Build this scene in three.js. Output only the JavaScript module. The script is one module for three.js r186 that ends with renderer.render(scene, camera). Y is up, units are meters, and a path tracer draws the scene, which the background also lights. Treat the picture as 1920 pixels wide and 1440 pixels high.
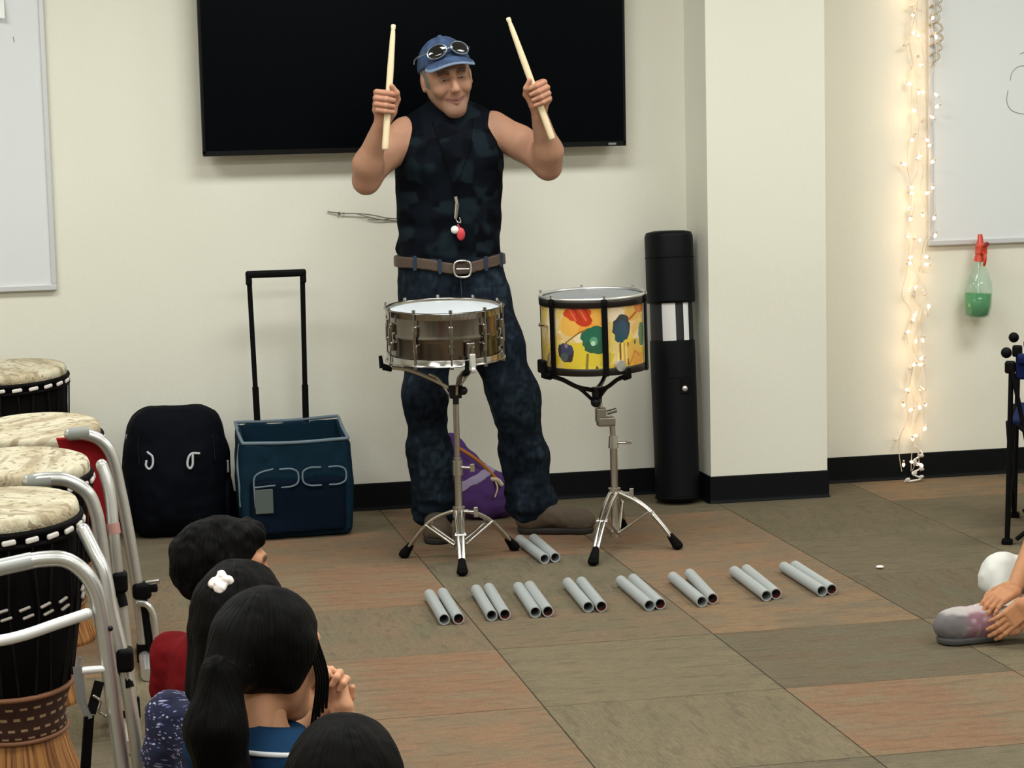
import * as THREE from 'three';
import { mergeGeometries } from 'three/addons/utils/BufferGeometryUtils.js';
import { RoundedBoxGeometry } from 'three/addons/geometries/RoundedBoxGeometry.js';
import { RectAreaLightUniformsLib } from 'three/addons/lights/RectAreaLightUniformsLib.js';

RectAreaLightUniformsLib.init();
const scene = new THREE.Scene();
const D2R = Math.PI / 180;
const V = (x, y, z) => new THREE.Vector3(x, y, z);

/* ---------------------------------------------------------------- camera */
// back wall is the plane z = 0, floor y = 0, x runs along the wall to the right
const camera = new THREE.PerspectiveCamera(2 * Math.atan(720 / 4100) / D2R, 4 / 3, 0.1, 60);
camera.position.set(0, 1.403, 7.951);
{
  const yaw = 11.26 * D2R, pitch = 6.74 * D2R, roll = -1.37 * D2R;
  const f = V(Math.sin(yaw) * Math.cos(pitch), -Math.sin(pitch), -Math.cos(yaw) * Math.cos(pitch));
  const r = V(Math.cos(yaw), 0, Math.sin(yaw)), u = r.clone().cross(f);
  const up = r.clone().multiplyScalar(-Math.sin(roll)).add(u.multiplyScalar(Math.cos(roll)));
  camera.up.copy(up);
  camera.lookAt(camera.position.clone().add(f));
}
scene.background = new THREE.Color(0x000000);

/* --------------------------------------------------- ceiling light layout */
const CEIL = 2.74;
const PANEL_LIGHT = 13.6, PANEL_GLOW = 3.0;
const PANEL_COLOUR = new THREE.Color().setRGB(0.975, 1, 0.985);
const PANELS = [[-0.9, 1.75], [1.2, 1.75], [3.6, 1.75], [-0.9, 4.4], [1.2, 4.4], [3.6, 4.4], [-0.9, 7.1], [1.2, 7.1], [3.6, 7.1]];

const renderer = new THREE.WebGLRenderer({ antialias: true });
renderer.toneMapping = THREE.LinearToneMapping;
renderer.toneMappingExposure = 0.98;
renderer.shadowMap.enabled = true;
renderer.shadowMap.type = THREE.PCFSoftShadowMap;

/* ---------------------------------------------------------------- helpers */
let seed = 12345;
const rnd = () => ((seed = (seed * 1664525 + 1013904223) >>> 0) / 4294967296);
const rr = (a, b) => a + (b - a) * rnd();
const clamp = (x, a, b) => (x < a ? a : x > b ? b : x);
const lerp = (a, b, t) => a + (b - a) * t;
const sst = (a, b, x) => { const t = clamp((x - a) / (b - a), 0, 1); return t * t * (3 - 2 * t); };
const used = {};
function numbered(name) {
  const n = used[name] = (used[name] ?? -1) + 1;
  return n ? `${name}_${String(n).padStart(3, '0')}` : name;
}
function tag(o, label, category, group) {
  o.userData.label = label; o.userData.category = category;
  if (group) o.userData.group = group;
  return o;
}
function thing(name, label, category, pos = [0, 0, 0], turn = 0, group) {
  const o = new THREE.Group(); o.name = numbered(name); o.position.set(...pos); o.rotation.y = turn;
  scene.add(o); return tag(o, label, category, group);
}
function clean(g) {
  g = g.index ? g.toNonIndexed() : g;
  for (const k of Object.keys(g.attributes)) if (!['position', 'normal', 'uv', 'color'].includes(k)) g.deleteAttribute(k);
  return g;
}
function join(gs) {
  if (!Array.isArray(gs)) return gs;
  gs = gs.flat(4); if (gs.length === 1) return gs[0];
  gs = gs.map(clean);
  const anyColor = gs.some(g => g.attributes.color);
  for (const g of gs) {
    const n = g.attributes.position.count;
    if (!g.attributes.uv) g.setAttribute('uv', new THREE.BufferAttribute(new Float32Array(n * 2), 2));
    if (anyColor && !g.attributes.color) g.setAttribute('color', new THREE.BufferAttribute(new Float32Array(n * 3).fill(1), 3));
  }
  return mergeGeometries(gs, false);
}
function part(name, gs, mat, parent) {
  const m = new THREE.Mesh(join(gs), mat);
  m.name = name; m.castShadow = m.receiveShadow = true;
  parent.add(m); return m;
}
function solo(name, gs, mat, label, category, group) {
  const m = part(numbered(name), gs, mat, scene); return tag(m, label, category, group);
}
function struct(name, gs, mat, parent = scene) {
  const m = part(name, gs, mat, parent); if (parent === scene) m.userData.kind = 'structure'; return m;
}
// geometry helpers (all return geometries)
const box = (w, h, d, x = 0, y = 0, z = 0) => new THREE.BoxGeometry(w, h, d).translate(x, y, z);
const rbox = (w, h, d, r, x = 0, y = 0, z = 0, s = 3) => new RoundedBoxGeometry(w, h, d, s, r).translate(x, y, z);
const sph = (r, x = 0, y = 0, z = 0, s = 16) => new THREE.SphereGeometry(r, s, Math.ceil(s * 0.7)).translate(x, y, z);
const lathe = (pts, s = 48) => new THREE.LatheGeometry(pts.map(p => new THREE.Vector2(p[0], p[1])), s);
function place(g, pos, q) { return g.applyMatrix4(new THREE.Matrix4().compose(V(...pos), q ?? new THREE.Quaternion(), V(1, 1, 1))); }
const vec = a => (a.isVector3 ? a : V(...a));
function rod(a, b, r0, r1 = r0, s = 14) {
  a = vec(a); b = vec(b); const d = b.clone().sub(a), L = d.length();
  const g = new THREE.CylinderGeometry(r1, r0, L, s, 1).translate(0, L / 2, 0);
  return g.applyMatrix4(new THREE.Matrix4().compose(a, new THREE.Quaternion().setFromUnitVectors(V(0, 1, 0), d.normalize()), V(1, 1, 1)));
}
function bar(a, b, w, t) { // flat bar a-b
  a = vec(a); b = vec(b); const d = b.clone().sub(a), L = d.length();
  return new THREE.BoxGeometry(w, L, t).translate(0, L / 2, 0).applyMatrix4(new THREE.Matrix4().compose(a, new THREE.Quaternion().setFromUnitVectors(V(0, 1, 0), d.normalize()), V(1, 1, 1)));
}
function tube(pts, r, n = 40, s = 12, closed = false) {
  const c = new THREE.CatmullRomCurve3(pts.map(vec), closed, 'centripetal');
  const g = new THREE.TubeGeometry(c, n, r, s, closed);
  if (closed) return g;
  return [g, sph(r, ...c.getPoint(0).toArray(), 10), sph(r, ...c.getPoint(1).toArray(), 10)];
}
const ring = (R, r, y, s = 48) => new THREE.TorusGeometry(R, r, 10, s).rotateX(Math.PI / 2).translate(0, y, 0);

/* --------------------------------------------------------------- textures */
function hash2(x, y, s) { let h = (x * 374761393 + y * 668265263 + s * 974634777) | 0; h = Math.imul(h ^ (h >>> 13), 1274126177); return ((h ^ (h >>> 16)) >>> 0) / 4294967296; }
function vnoise(x, y, per, s) {
  const xi = Math.floor(x), yi = Math.floor(y), fx = x - xi, fy = y - yi, u = fx * fx * (3 - 2 * fx), v = fy * fy * (3 - 2 * fy);
  const w = (a) => ((a % per) + per) % per;
  return lerp(lerp(hash2(w(xi), w(yi), s), hash2(w(xi + 1), w(yi), s), u), lerp(hash2(w(xi), w(yi + 1), s), hash2(w(xi + 1), w(yi + 1), s), u), v);
}
function n3(x, y, z) {
  const xi = Math.floor(x), yi = Math.floor(y), zi = Math.floor(z), f = t => t * t * (3 - 2 * t), u = f(x - xi), v = f(y - yi), w = f(z - zi);
  const h = (a, b, c) => hash2(xi + a, yi + b, zi + c + 77);
  return lerp(lerp(lerp(h(0, 0, 0), h(1, 0, 0), u), lerp(h(0, 1, 0), h(1, 1, 0), u), v), lerp(lerp(h(0, 0, 1), h(1, 0, 1), u), lerp(h(0, 1, 1), h(1, 1, 1), u), v), w) * 2 - 1;
}
function dataTex(n, fn, srgb) {
  const d = new Uint8Array(n * n * 4);
  for (let y = 0; y < n; y++) for (let x = 0; x < n; x++) {
    const c = fn(x, y), i = (y * n + x) * 4;
    d[i] = clamp(c[0], 0, 255); d[i + 1] = clamp(c[1], 0, 255); d[i + 2] = clamp(c[2], 0, 255); d[i + 3] = 255;
  }
  const t = new THREE.DataTexture(d, n, n); t.wrapS = t.wrapT = THREE.RepeatWrapping;
  t.magFilter = THREE.LinearFilter; t.minFilter = THREE.LinearMipmapLinearFilter; t.generateMipmaps = true;
  if (srgb) t.colorSpace = THREE.SRGBColorSpace; t.needsUpdate = true; return t;
}
function canvasTex(w, h, draw) {
  const c = document.createElement('canvas'); c.width = w; c.height = h; draw(c.getContext('2d'), w, h);
  const t = new THREE.CanvasTexture(c); t.colorSpace = THREE.SRGBColorSpace; t.wrapS = t.wrapT = THREE.RepeatWrapping; return t;
}
const weaveBump = dataTex(128, (x, y) => { const v = 128 + 60 * Math.sin(x * Math.PI / 2) * Math.sin(y * Math.PI / 2) + 60 * (hash2(x, y, 3) - 0.5); return [v, v, v]; });
const wallBump = dataTex(256, (x, y) => { const v = 255 * (0.5 * vnoise(x / 4, y / 4, 64, 1) + 0.3 * vnoise(x / 2, y / 2, 128, 2) + 0.2 * hash2(x, y, 5)); return [v, v, v]; });
const strandBump = dataTex(256, (x, y) => { const v = 255 * (0.65 * vnoise(x / 2, y / 64, 128, 6) + 0.35 * vnoise(x, y / 32, 256, 7)); return [v, v, v]; });
function clone(t, rx, ry) { const c = t.clone(); c.repeat.set(rx, ry); c.needsUpdate = true; return c; }

const std = (color, roughness = 0.7, metalness = 0, o = {}) => new THREE.MeshStandardMaterial({ color, roughness, metalness, ...o });
const phys = (color, roughness = 0.5, metalness = 0, o = {}) => new THREE.MeshPhysicalMaterial({ color, roughness, metalness, ...o });
const weave = clone(weaveBump, 9, 9);
const cloth = (color, o = {}) => phys(color, 0.9, 0, { bumpMap: weave, bumpScale: 0.0006, specularIntensity: 0.18, ...o });

const M = {
  wall: std(0xe7e5d6, 0.85, 0, { bumpMap: clone(wallBump, 2.5, 2.5), bumpScale: 0.0004 }),
  ceiling: std(0xe9e7df, 0.95),
  base: phys(0x0e1012, 0.6, 0, { specularIntensity: 0.25 }),
  chrome: phys(0xc9c6c0, 0.22, 1),
  steel: phys(0xb9b8b4, 0.38, 0.85),
  alu: phys(0xcfcfcb, 0.3, 0.75),
  black: phys(0x060607, 0.6, 0, { specularIntensity: 0.25 }),
  blackGloss: phys(0x06070a, 0.25, 0),
  rubber: phys(0x080808, 0.8, 0, { specularIntensity: 0.2 }),
  darkMetal: std(0x2b2b2d, 0.4, 0.8),
  navy: cloth(0x0a0f1d),
  hair: phys(0x050404, 0.55, 0, { bumpMap: clone(strandBump, 4, 1), bumpScale: 0.003, specularIntensity: 0.14 }),
};

/* ----------------------------------------------------- implicit surfaces */
const cone = (a, b, ra, rb) => {
  const [ax, ay, az] = a, bx = b[0] - ax, by = b[1] - ay, bz = b[2] - az, bb = bx * bx + by * by + bz * bz || 1e-9;
  return (x, y, z) => {
    const px = x - ax, py = y - ay, pz = z - az, t = clamp((px * bx + py * by + pz * bz) / bb, 0, 1);
    return Math.hypot(px - t * bx, py - t * by, pz - t * bz) - (ra + (rb - ra) * t);
  };
};
const ball = (c, r) => (x, y, z) => Math.hypot(x - c[0], y - c[1], z - c[2]) - r;
const ell = (c, r, q) => {
  const m = q ? new THREE.Matrix4().makeRotationFromQuaternion(q.clone().invert()).elements : null;
  return (x, y, z) => {
    let px = x - c[0], py = y - c[1], pz = z - c[2];
    if (m) { const a = m[0] * px + m[4] * py + m[8] * pz, b = m[1] * px + m[5] * py + m[9] * pz, d = m[2] * px + m[6] * py + m[10] * pz; px = a; py = b; pz = d; }
    const k0 = Math.hypot(px / r[0], py / r[1], pz / r[2]), k1 = Math.hypot(px / r[0] ** 2, py / r[1] ** 2, pz / r[2] ** 2);
    return k1 < 1e-9 ? -Math.min(...r) : k0 * (k0 - 1) / k1;
  };
};
const rb = (c, h, r, q) => {
  const m = q ? new THREE.Matrix4().makeRotationFromQuaternion(q.clone().invert()).elements : null;
  return (x, y, z) => {
    let px = x - c[0], py = y - c[1], pz = z - c[2];
    if (m) { const a = m[0] * px + m[4] * py + m[8] * pz, b = m[1] * px + m[5] * py + m[9] * pz, d = m[2] * px + m[6] * py + m[10] * pz; px = a; py = b; pz = d; }
    const qx = Math.abs(px) - h[0] + r, qy = Math.abs(py) - h[1] + r, qz = Math.abs(pz) - h[2] + r;
    return Math.hypot(Math.max(qx, 0), Math.max(qy, 0), Math.max(qz, 0)) + Math.min(Math.max(qx, qy, qz), 0) - r;
  };
};
const smin = (a, b, k) => { const h = Math.max(k - Math.abs(a - b), 0) / k; return Math.min(a, b) - h * h * k / 4; };
const smax = (a, b, k) => -smin(-a, -b, k);
const union = (k, ...fs) => (x, y, z) => { let d = fs[0](x, y, z); for (let i = 1; i < fs.length; i++) d = smin(d, fs[i](x, y, z), k); return d; };
const inflate = (f, r) => (x, y, z) => f(x, y, z) - r;
// chain of tapered bones through points with radii
const chain = (k, pts) => union(k, ...pts.slice(1).map((p, i) => cone(pts[i], p, pts[i][3], p[3])));
// a body column from rows [y, cx, cz, halfWidth, halfDepth]
const column = (rows, e = 2.3) => (x, y, z) => {
  const y0 = rows[0][0], y1 = rows[rows.length - 1][0], yy = clamp(y, y0, y1);
  let i = 0; while (i < rows.length - 2 && rows[i + 1][0] < yy) i++;
  const a = rows[i], b = rows[i + 1], t = (yy - a[0]) / (b[0] - a[0]);
  const cx = lerp(a[1], b[1], t), cz = lerp(a[2], b[2], t), w = lerp(a[3], b[3], t), d = lerp(a[4], b[4], t);
  const k = (Math.abs((x - cx) / w) ** e + Math.abs((z - cz) / d) ** e) ** (1 / e);
  const side = (k - 1) * Math.min(w, d), cap = Math.max(y0 - y, y - y1);
  return cap > 0 ? (side > 0 ? Math.hypot(side, cap) : cap) : Math.max(side, cap);
};
// naive surface nets with gradient normals; col(x,y,z) -> linear rgb
function skin(fn, lo, hi, h, col) {
  const n = [0, 1, 2].map(i => Math.ceil((hi[i] - lo[i]) / h) + 1), [nx, ny, nz] = n;
  const val = new Float32Array(nx * ny * nz), at = (i, j, k) => (k * ny + j) * nx + i, B = 4;
  for (let k = 0; k < nz; k += B) for (let j = 0; j < ny; j += B) for (let i = 0; i < nx; i += B) {
    const c = fn(lo[0] + (i + 1.5) * h, lo[1] + (j + 1.5) * h, lo[2] + (k + 1.5) * h), far = Math.abs(c) > 9 * h;
    for (let kk = k; kk < Math.min(k + B, nz); kk++) for (let jj = j; jj < Math.min(j + B, ny); jj++) for (let ii = i; ii < Math.min(i + B, nx); ii++)
      val[at(ii, jj, kk)] = far ? c : fn(lo[0] + ii * h, lo[1] + jj * h, lo[2] + kk * h);
  }
  const vid = new Int32Array(nx * ny * nz).fill(-1), P = [];
  for (let k = 0; k < nz - 1; k++) for (let j = 0; j < ny - 1; j++) for (let i = 0; i < nx - 1; i++) {
    let m = 0; const v = [];
    for (let c = 0; c < 8; c++) { const d = val[at(i + (c & 1), j + ((c >> 1) & 1), k + (c >> 2))]; v.push(d); if (d < 0) m |= 1 << c; }
    if (m === 0 || m === 255) continue;
    let sx = 0, sy = 0, sz = 0, cnt = 0;
    for (let a = 0; a < 8; a++) for (const b of [1, 2, 4]) {
      if (a & b) continue; const c = a | b; if ((v[a] < 0) === (v[c] < 0)) continue;
      const t = v[a] / (v[a] - v[c]);
      sx += (a & 1) + (b === 1 ? t : 0); sy += ((a >> 1) & 1) + (b === 2 ? t : 0); sz += (a >> 2) + (b === 4 ? t : 0); cnt++;
    }
    vid[at(i, j, k)] = P.length / 3; P.push(lo[0] + (i + sx / cnt) * h, lo[1] + (j + sy / cnt) * h, lo[2] + (k + sz / cnt) * h);
  }
  const I = [];
  const quad = (a, b, c, d, flip) => { if (a < 0 || b < 0 || c < 0 || d < 0) return; flip ? I.push(a, c, b, a, d, c) : I.push(a, b, c, a, c, d); };
  for (let k = 1; k < nz - 1; k++) for (let j = 1; j < ny - 1; j++) for (let i = 1; i < nx - 1; i++) {
    const s = val[at(i, j, k)] < 0;
    if (s !== (val[at(i + 1, j, k)] < 0)) quad(vid[at(i, j - 1, k - 1)], vid[at(i, j, k - 1)], vid[at(i, j, k)], vid[at(i, j - 1, k)], !s);
    if (s !== (val[at(i, j + 1, k)] < 0)) quad(vid[at(i - 1, j, k - 1)], vid[at(i - 1, j, k)], vid[at(i, j, k)], vid[at(i, j, k - 1)], !s);
    if (s !== (val[at(i, j, k + 1)] < 0)) quad(vid[at(i - 1, j - 1, k)], vid[at(i, j - 1, k)], vid[at(i, j, k)], vid[at(i - 1, j, k)], !s);
  }
  const N = new Float32Array(P.length), C = col ? new Float32Array(P.length) : null, e = h * 0.6;
  for (let i = 0; i < P.length; i += 3) {
    const [x, y, z] = [P[i], P[i + 1], P[i + 2]];
    const gx = fn(x + e, y, z) - fn(x - e, y, z), gy = fn(x, y + e, z) - fn(x, y - e, z), gz = fn(x, y, z + e) - fn(x, y, z - e), L = Math.hypot(gx, gy, gz) || 1;
    N[i] = gx / L; N[i + 1] = gy / L; N[i + 2] = gz / L;
    if (C) { const c = col(x, y, z); C[i] = c[0]; C[i + 1] = c[1]; C[i + 2] = c[2]; }
  }
  const g = new THREE.BufferGeometry();
  g.setAttribute('position', new THREE.BufferAttribute(new Float32Array(P), 3));
  g.setAttribute('normal', new THREE.BufferAttribute(N, 3));
  if (C) g.setAttribute('color', new THREE.BufferAttribute(C, 3));
  g.setIndex(I);
  return g;
}
// cylindrical uv in metres about a vertical axis, seam turned to direction a
function cylUV(g, cx, cz, a = 0, R = 0.1) {
  g = g.index ? g.toNonIndexed() : g;
  const p = g.attributes.position, uv = new Float32Array(p.count * 2);
  for (let i = 0; i < p.count; i += 3) {
    const t = [];
    for (let j = 0; j < 3; j++) { let w = Math.atan2(p.getX(i + j) - cx, p.getZ(i + j) - cz) - a; while (w < 0) w += 2 * Math.PI; while (w > 2 * Math.PI) w -= 2 * Math.PI; t.push(w); }
    if (Math.max(...t) - Math.min(...t) > 4) for (let j = 0; j < 3; j++) if (t[j] < 2) t[j] += 2 * Math.PI;
    for (let j = 0; j < 3; j++) { uv[(i + j) * 2] = t[j] * R; uv[(i + j) * 2 + 1] = p.getY(i + j); }
  }
  g.setAttribute('uv', new THREE.BufferAttribute(uv, 2)); return g;
}
function planeUV(g, s = 1) { // uv = (x, y) in metres, for parts that mostly face forward or back
  const p = g.attributes.position, uv = new Float32Array(p.count * 2);
  for (let i = 0; i < p.count; i++) { uv[i * 2] = (p.getX(i) + p.getZ(i) * 0.6) * s; uv[i * 2 + 1] = p.getY(i) * s; }
  g.setAttribute('uv', new THREE.BufferAttribute(uv, 2)); return g;
}
const lin = hex => { const c = new THREE.Color(hex); return [c.r, c.g, c.b]; };
const mix3 = (a, b, t) => [lerp(a[0], b[0], t), lerp(a[1], b[1], t), lerp(a[2], b[2], t)];

/* ================================================================ SETTING */
const X0 = -2.6, X1 = 5.3, Z1 = 10.2;
function wallBox(w, h, d, x, y, z) {
  const g = box(w, h, d, x, y, z), uv = g.attributes.uv, s = [[d, h], [d, h], [w, d], [w, d], [w, h], [w, h]];
  for (let i = 0; i < 24; i++) uv.setXY(i, uv.getX(i) * s[i >> 2][0], uv.getY(i) * s[i >> 2][1]);
  return g;
}
const floor = struct('floor', box(X1 - X0, 0.12, Z1, (X0 + X1) / 2, -0.067, Z1 / 2), std(0x3a342b, 0.95));
struct('wall_back', wallBox(X1 - X0 + 0.4, CEIL, 0.2, (X0 + X1) / 2, CEIL / 2, -0.1), M.wall);
struct('wall_left', wallBox(0.2, CEIL, Z1, X0 - 0.1, CEIL / 2, Z1 / 2), M.wall);
struct('wall_right', wallBox(0.2, CEIL, Z1, X1 + 0.1, CEIL / 2, Z1 / 2), M.wall);
struct('wall_front', wallBox(X1 - X0 + 0.4, CEIL, 0.2, (X0 + X1) / 2, CEIL / 2, Z1 + 0.1), M.wall);
struct('ceiling', box(X1 - X0 + 0.4, 0.15, Z1 + 0.4, (X0 + X1) / 2, CEIL + 0.075, Z1 / 2), M.ceiling);
struct('wall_pillar', wallBox(0.45, CEIL, 0.281, 2.492, CEIL / 2, 0.1405), M.wall);
// black rubber cove base: flat strip with a small foot
const coveProfile = () => { const s = new THREE.Shape(); s.moveTo(0, 0); s.lineTo(0.014, 0); s.quadraticCurveTo(0.005, 0.004, 0.005, 0.016); s.lineTo(0.005, 0.097); s.lineTo(0.003, 0.1); s.lineTo(0, 0.1); s.closePath(); return s; };
const cove = (L) => new THREE.ExtrudeGeometry(coveProfile(), { depth: L, bevelEnabled: false, steps: 1 });
struct('baseboard_back', [cove(2.267 - X0).rotateY(-Math.PI / 2).translate(2.267, 0, 0), cove(X1 - 2.717).rotateY(-Math.PI / 2).translate(X1, 0, 0)], M.base);
struct('baseboard_pillar', [cove(0.45 + 0.01).rotateY(-Math.PI / 2).translate(2.722, 0, 0.281), cove(0.285).rotateY(Math.PI).translate(2.267, 0, 0.285), cove(0.285).translate(2.717, 0, 0)], M.base);
struct('baseboard_left', cove(Z1).translate(X0, 0, 0), M.base);
struct('baseboard_right', cove(Z1).rotateY(Math.PI).translate(X1, 0, Z1), M.base);

// carpet tiles 0.61 m square
function carpet(a, b, s, amt) {
  const A = lin(a).map(v => v), B = lin(b);
  return dataTex(512, (x, y) => {
    const big = vnoise(x / 128, y / 64, 4, s) * 0.6 + vnoise(x / 42.67, y / 16, 12, s + 1) * 0.4;
    const streak = vnoise(x / 16, y / 4, 32, s + 2), fine = hash2(x >> 1, y >> 1, s + 3), rib = (y % 8) < 1 ? 0.86 : 1;
    const flame = sst(0.55, 0.8, vnoise(x / 64, y / 10.67, 8, s + 6) * 0.6 + vnoise(x / 32, y / 8, 16, s + 4) * 0.4);
    let c = mix3(A, B, clamp(0.5 + (big - 0.5) * amt * 2, 0, 1));
    const k = (0.82 + 0.2 * streak + 0.3 * (fine - 0.5)) * rib * (1 - 0.2 * flame) * 1.06;
    const q = v => 255 * Math.pow(clamp(v * k, 0, 1), 1 / 2.2);
    return [q(c[0]), q(c[1]), q(c[2])];
  }, true);
}
const carpetBump = dataTex(256, (x, y) => { const v = 255 * (0.55 * hash2(x, y, 21) + 0.45 * ((y % 8) < 2 ? 0.1 : 0.9) * vnoise(x / 8, y / 4, 32, 22)); return [v, v, v]; });
const carpetMat = (a, b, s, amt) => std(0xffffff, 1, 0, { map: carpet(a, b, s, amt), bumpMap: carpetBump, bumpScale: 0.003 });
const RUST = [carpetMat(0x816347, 0x74634a, 31, 1.0), carpetMat(0x7f5f44, 0x78674c, 41, 1.0), carpetMat(0x846848, 0x6e604a, 51, 0.9)];
const OLIVE = [carpetMat(0x695f46, 0x72654b, 61, 1.0), carpetMat(0x6c614a, 0x625842, 71, 1.0), carpetMat(0x665d45, 0x735f47, 81, 0.8)];
const DARK = [carpetMat(0x5d543c, 0x665a42, 91, 1.0), carpetMat(0x605842, 0x62523b, 101, 1.0)];
const tileKind = {
  '-1,-3': 'r', '-1,-2': 'r', '1,-3': 'r', '1,-2': 'r', '1,-1': 'r', '-1,0': 'r', '-1,1': 'r', '1,1': 'r', '3,-4': 'r', '2,-4': 'd', '2,-3': 'd', '2,-2': 'd', '0,-2': 'o',
  '-1,-1': 'o', '0,0': 'o', '1,0': 'd', '0,1': 'o', '-2,-3': 'o', '0,-1': 'o', '0,-3': 'r', '2,-1': 'd', '2,0': 'o', '1,2': 'o', '0,2': 'o', '-2,-2': 'o', '-2,-1': 'r', '-2,0': 'o', '1,-4': 'd', '3,-3': 'd', '0,-4': 'r', '-1,-4': 'o', '3,-2': 'o',
};
const tileGeo = new RoundedBoxGeometry(0.6085, 0.008, 0.6085, 1, 0.0025);
for (let c = -7; c < 8; c++) for (let r = -4; r < 14; r++) {
  const xa = Math.max(1.07 + c * 0.61, X0), xb = Math.min(1.07 + (c + 1) * 0.61, X1), za = Math.max(2.27 + r * 0.61, 0), zb = Math.min(2.27 + (r + 1) * 0.61, Z1);
  if (xb - xa < 0.03 || zb - za < 0.03) continue;
  const k = tileKind[`${c},${r}`] ?? 'rod'[Math.floor(hash2(c + 20, r + 20, 9) * 2.99)], set = k === 'r' ? RUST : k === 'o' ? OLIVE : DARK;
  const t = part('carpet_tile', tileGeo, set[Math.floor(hash2(c + 9, r + 31, 4) * set.length)], floor);
  t.position.set((xa + xb) / 2, -0.0045 + hash2(c + 3, r + 9, 2) * 0.0005, (za + zb) / 2);
  t.scale.set((xb - xa) / 0.61, 1, (zb - za) / 0.61);
  const full = xb - xa > 0.6 && zb - za > 0.6;
  if (full) t.rotation.y = [0, Math.PI, 0, Math.PI][Math.floor(hash2(c + 5, r + 17, 6) * 4)] + ((c === 0 && r === 1) || hash2(c + 40, r + 2, 8) > 0.75 ? Math.PI / 2 : 0);
}

// recessed ceiling light panels
const panelFrame = std(0xf0f0ee, 0.5), panelGlow = std(0xffffff, 0.6, 0, { emissive: PANEL_COLOUR, emissiveIntensity: PANEL_GLOW });
PANELS.forEach(([x, z], i) => {
  const col = ['left', 'middle', 'right'][i % 3], row = ['over the drummer', 'over the children', 'behind the audience'][Math.floor(i / 3)];
  const o = thing('ceiling_light', `white rectangular ceiling light panel, ${col} of its row ${row}`, 'ceiling light', [x, CEIL, z], 0, 'ceiling light panels');
  part('frame', [box(1.24, 0.02, 0.02, 0, -0.01, 0.31), box(1.24, 0.02, 0.02, 0, -0.01, -0.31), box(0.02, 0.02, 0.6, 0.61, -0.01, 0), box(0.02, 0.02, 0.6, -0.61, -0.01, 0)], panelFrame, o);
  part('diffuser', box(1.2, 0.008, 0.6, 0, -0.006, 0), panelGlow, o);
  const l = new THREE.RectAreaLight(PANEL_COLOUR, PANEL_LIGHT, 1.2, 0.6);
  l.position.set(0, -0.022, 0); l.rotation.x = -Math.PI / 2; l.name = 'panel_light'; o.add(l);
});

/* ======================================================= THINGS ON THE WALL */
{ // television
  const o = thing('television', 'large black flat television mounted on the back wall', 'television', [1.24, 1.765, 0.085]);
  o.rotation.x = 1.2 * D2R;
  part('casing', rbox(1.545, 0.89, 0.045, 0.008, 0, 0, -0.003), phys(0x050607, 0.5, 0, { specularIntensity: 0.3 }), o);
  part('bezel', [box(1.545, 0.018, 0.006, 0, -0.436, 0.022), box(1.545, 0.009, 0.006, 0, 0.4405, 0.022), box(0.009, 0.872, 0.006, -0.768, 0, 0.022), box(0.009, 0.872, 0.006, 0.768, 0, 0.022)], phys(0x08090b, 0.35, 0, { specularIntensity: 0.4 }), o);
  part('screen', box(1.528, 0.864, 0.004, 0, 0.004, 0.0215), phys(0x010306, 0.3, 0, { specularIntensity: 0.12 }), o);
  part('badge', rbox(0.03, 0.008, 0.003, 0.001, 0.72, -0.437, 0.0255), std(0x8b8d90, 0.4, 0.6), o);
  part('wall_bracket', box(0.4, 0.3, 0.04, 0, 0, -0.046), M.darkMetal, o);
}
const boardWhite = phys(0xdfe3e4, 0.22, 0, { clearcoat: 0.3, clearcoatRoughness: 0.15 });
function whiteboard(label, x0, x1, y0, y1, doodle) {
  const w = x1 - x0, h = y1 - y0, o = thing('whiteboard', label, 'whiteboard', [(x0 + x1) / 2, (y0 + y1) / 2, 0]);
  part('panel', box(w - 0.02, h - 0.02, 0.012, 0, 0, 0.01), boardWhite, o);
  for (const [a, b, c, d] of [[w, 0.018, 0, h / 2 - 0.009], [w, 0.022, 0, -h / 2 + 0.011], [0.018, h - 0.04, -w / 2 + 0.009, 0], [0.018, h - 0.04, w / 2 - 0.009, 0]])
    part('frame_rail', rbox(a, b, 0.022, 0.004, c, d, 0.0125), M.steelPaint ?? (M.steelPaint = phys(0xd3d5d6, 0.4, 0.25)), o);
  if (doodle) for (const pts of doodle) part('marker_line', tube(pts.map(([a, b]) => [a - o.position.x, b - o.position.y, 0.0165]), 0.0016, 24, 5), std(0x93a09c, 0.8), o);
  return o;
}
whiteboard('whiteboard at the left edge of the photo, a paper hanging on it', -1.5, -0.062, 0.86, 2.06, [[[-0.17, 1.752], [-0.168, 1.735]]]);
whiteboard('whiteboard at the right edge, beside the string of fairy lights', 3.226, 4.7, 0.905, 2.1,
  [[[3.62, 1.585], [3.59, 1.58], [3.565, 1.555], [3.56, 1.53]], [[3.55, 1.49], [3.546, 1.45], [3.56, 1.42], [3.59, 1.405], [3.62, 1.4]], [[3.6, 1.63], [3.64, 1.64], [3.68, 1.62]]]);
{ // curled paper on the left board
  const g = new THREE.PlaneGeometry(0.21, 0.28, 16, 16), p = g.attributes.position;
  for (let i = 0; i < p.count; i++) { const t = clamp((-p.getY(i) - 0.02) / 0.12, 0, 1), s = (p.getX(i) + 0.105) / 0.21; p.setZ(i, 0.004 + 0.03 * t * t * s); p.setY(i, p.getY(i) + 0.022 * t * t * (1 - s)); }
  g.computeVertexNormals();
  const m = solo('paper_sheet', g, std(0xeeeeec, 0.8, 0, { side: THREE.DoubleSide }), 'white paper sheet with a curled lower corner on the left whiteboard', 'paper');
  m.position.set(-0.3, 1.955, 0.018);
}
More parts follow.
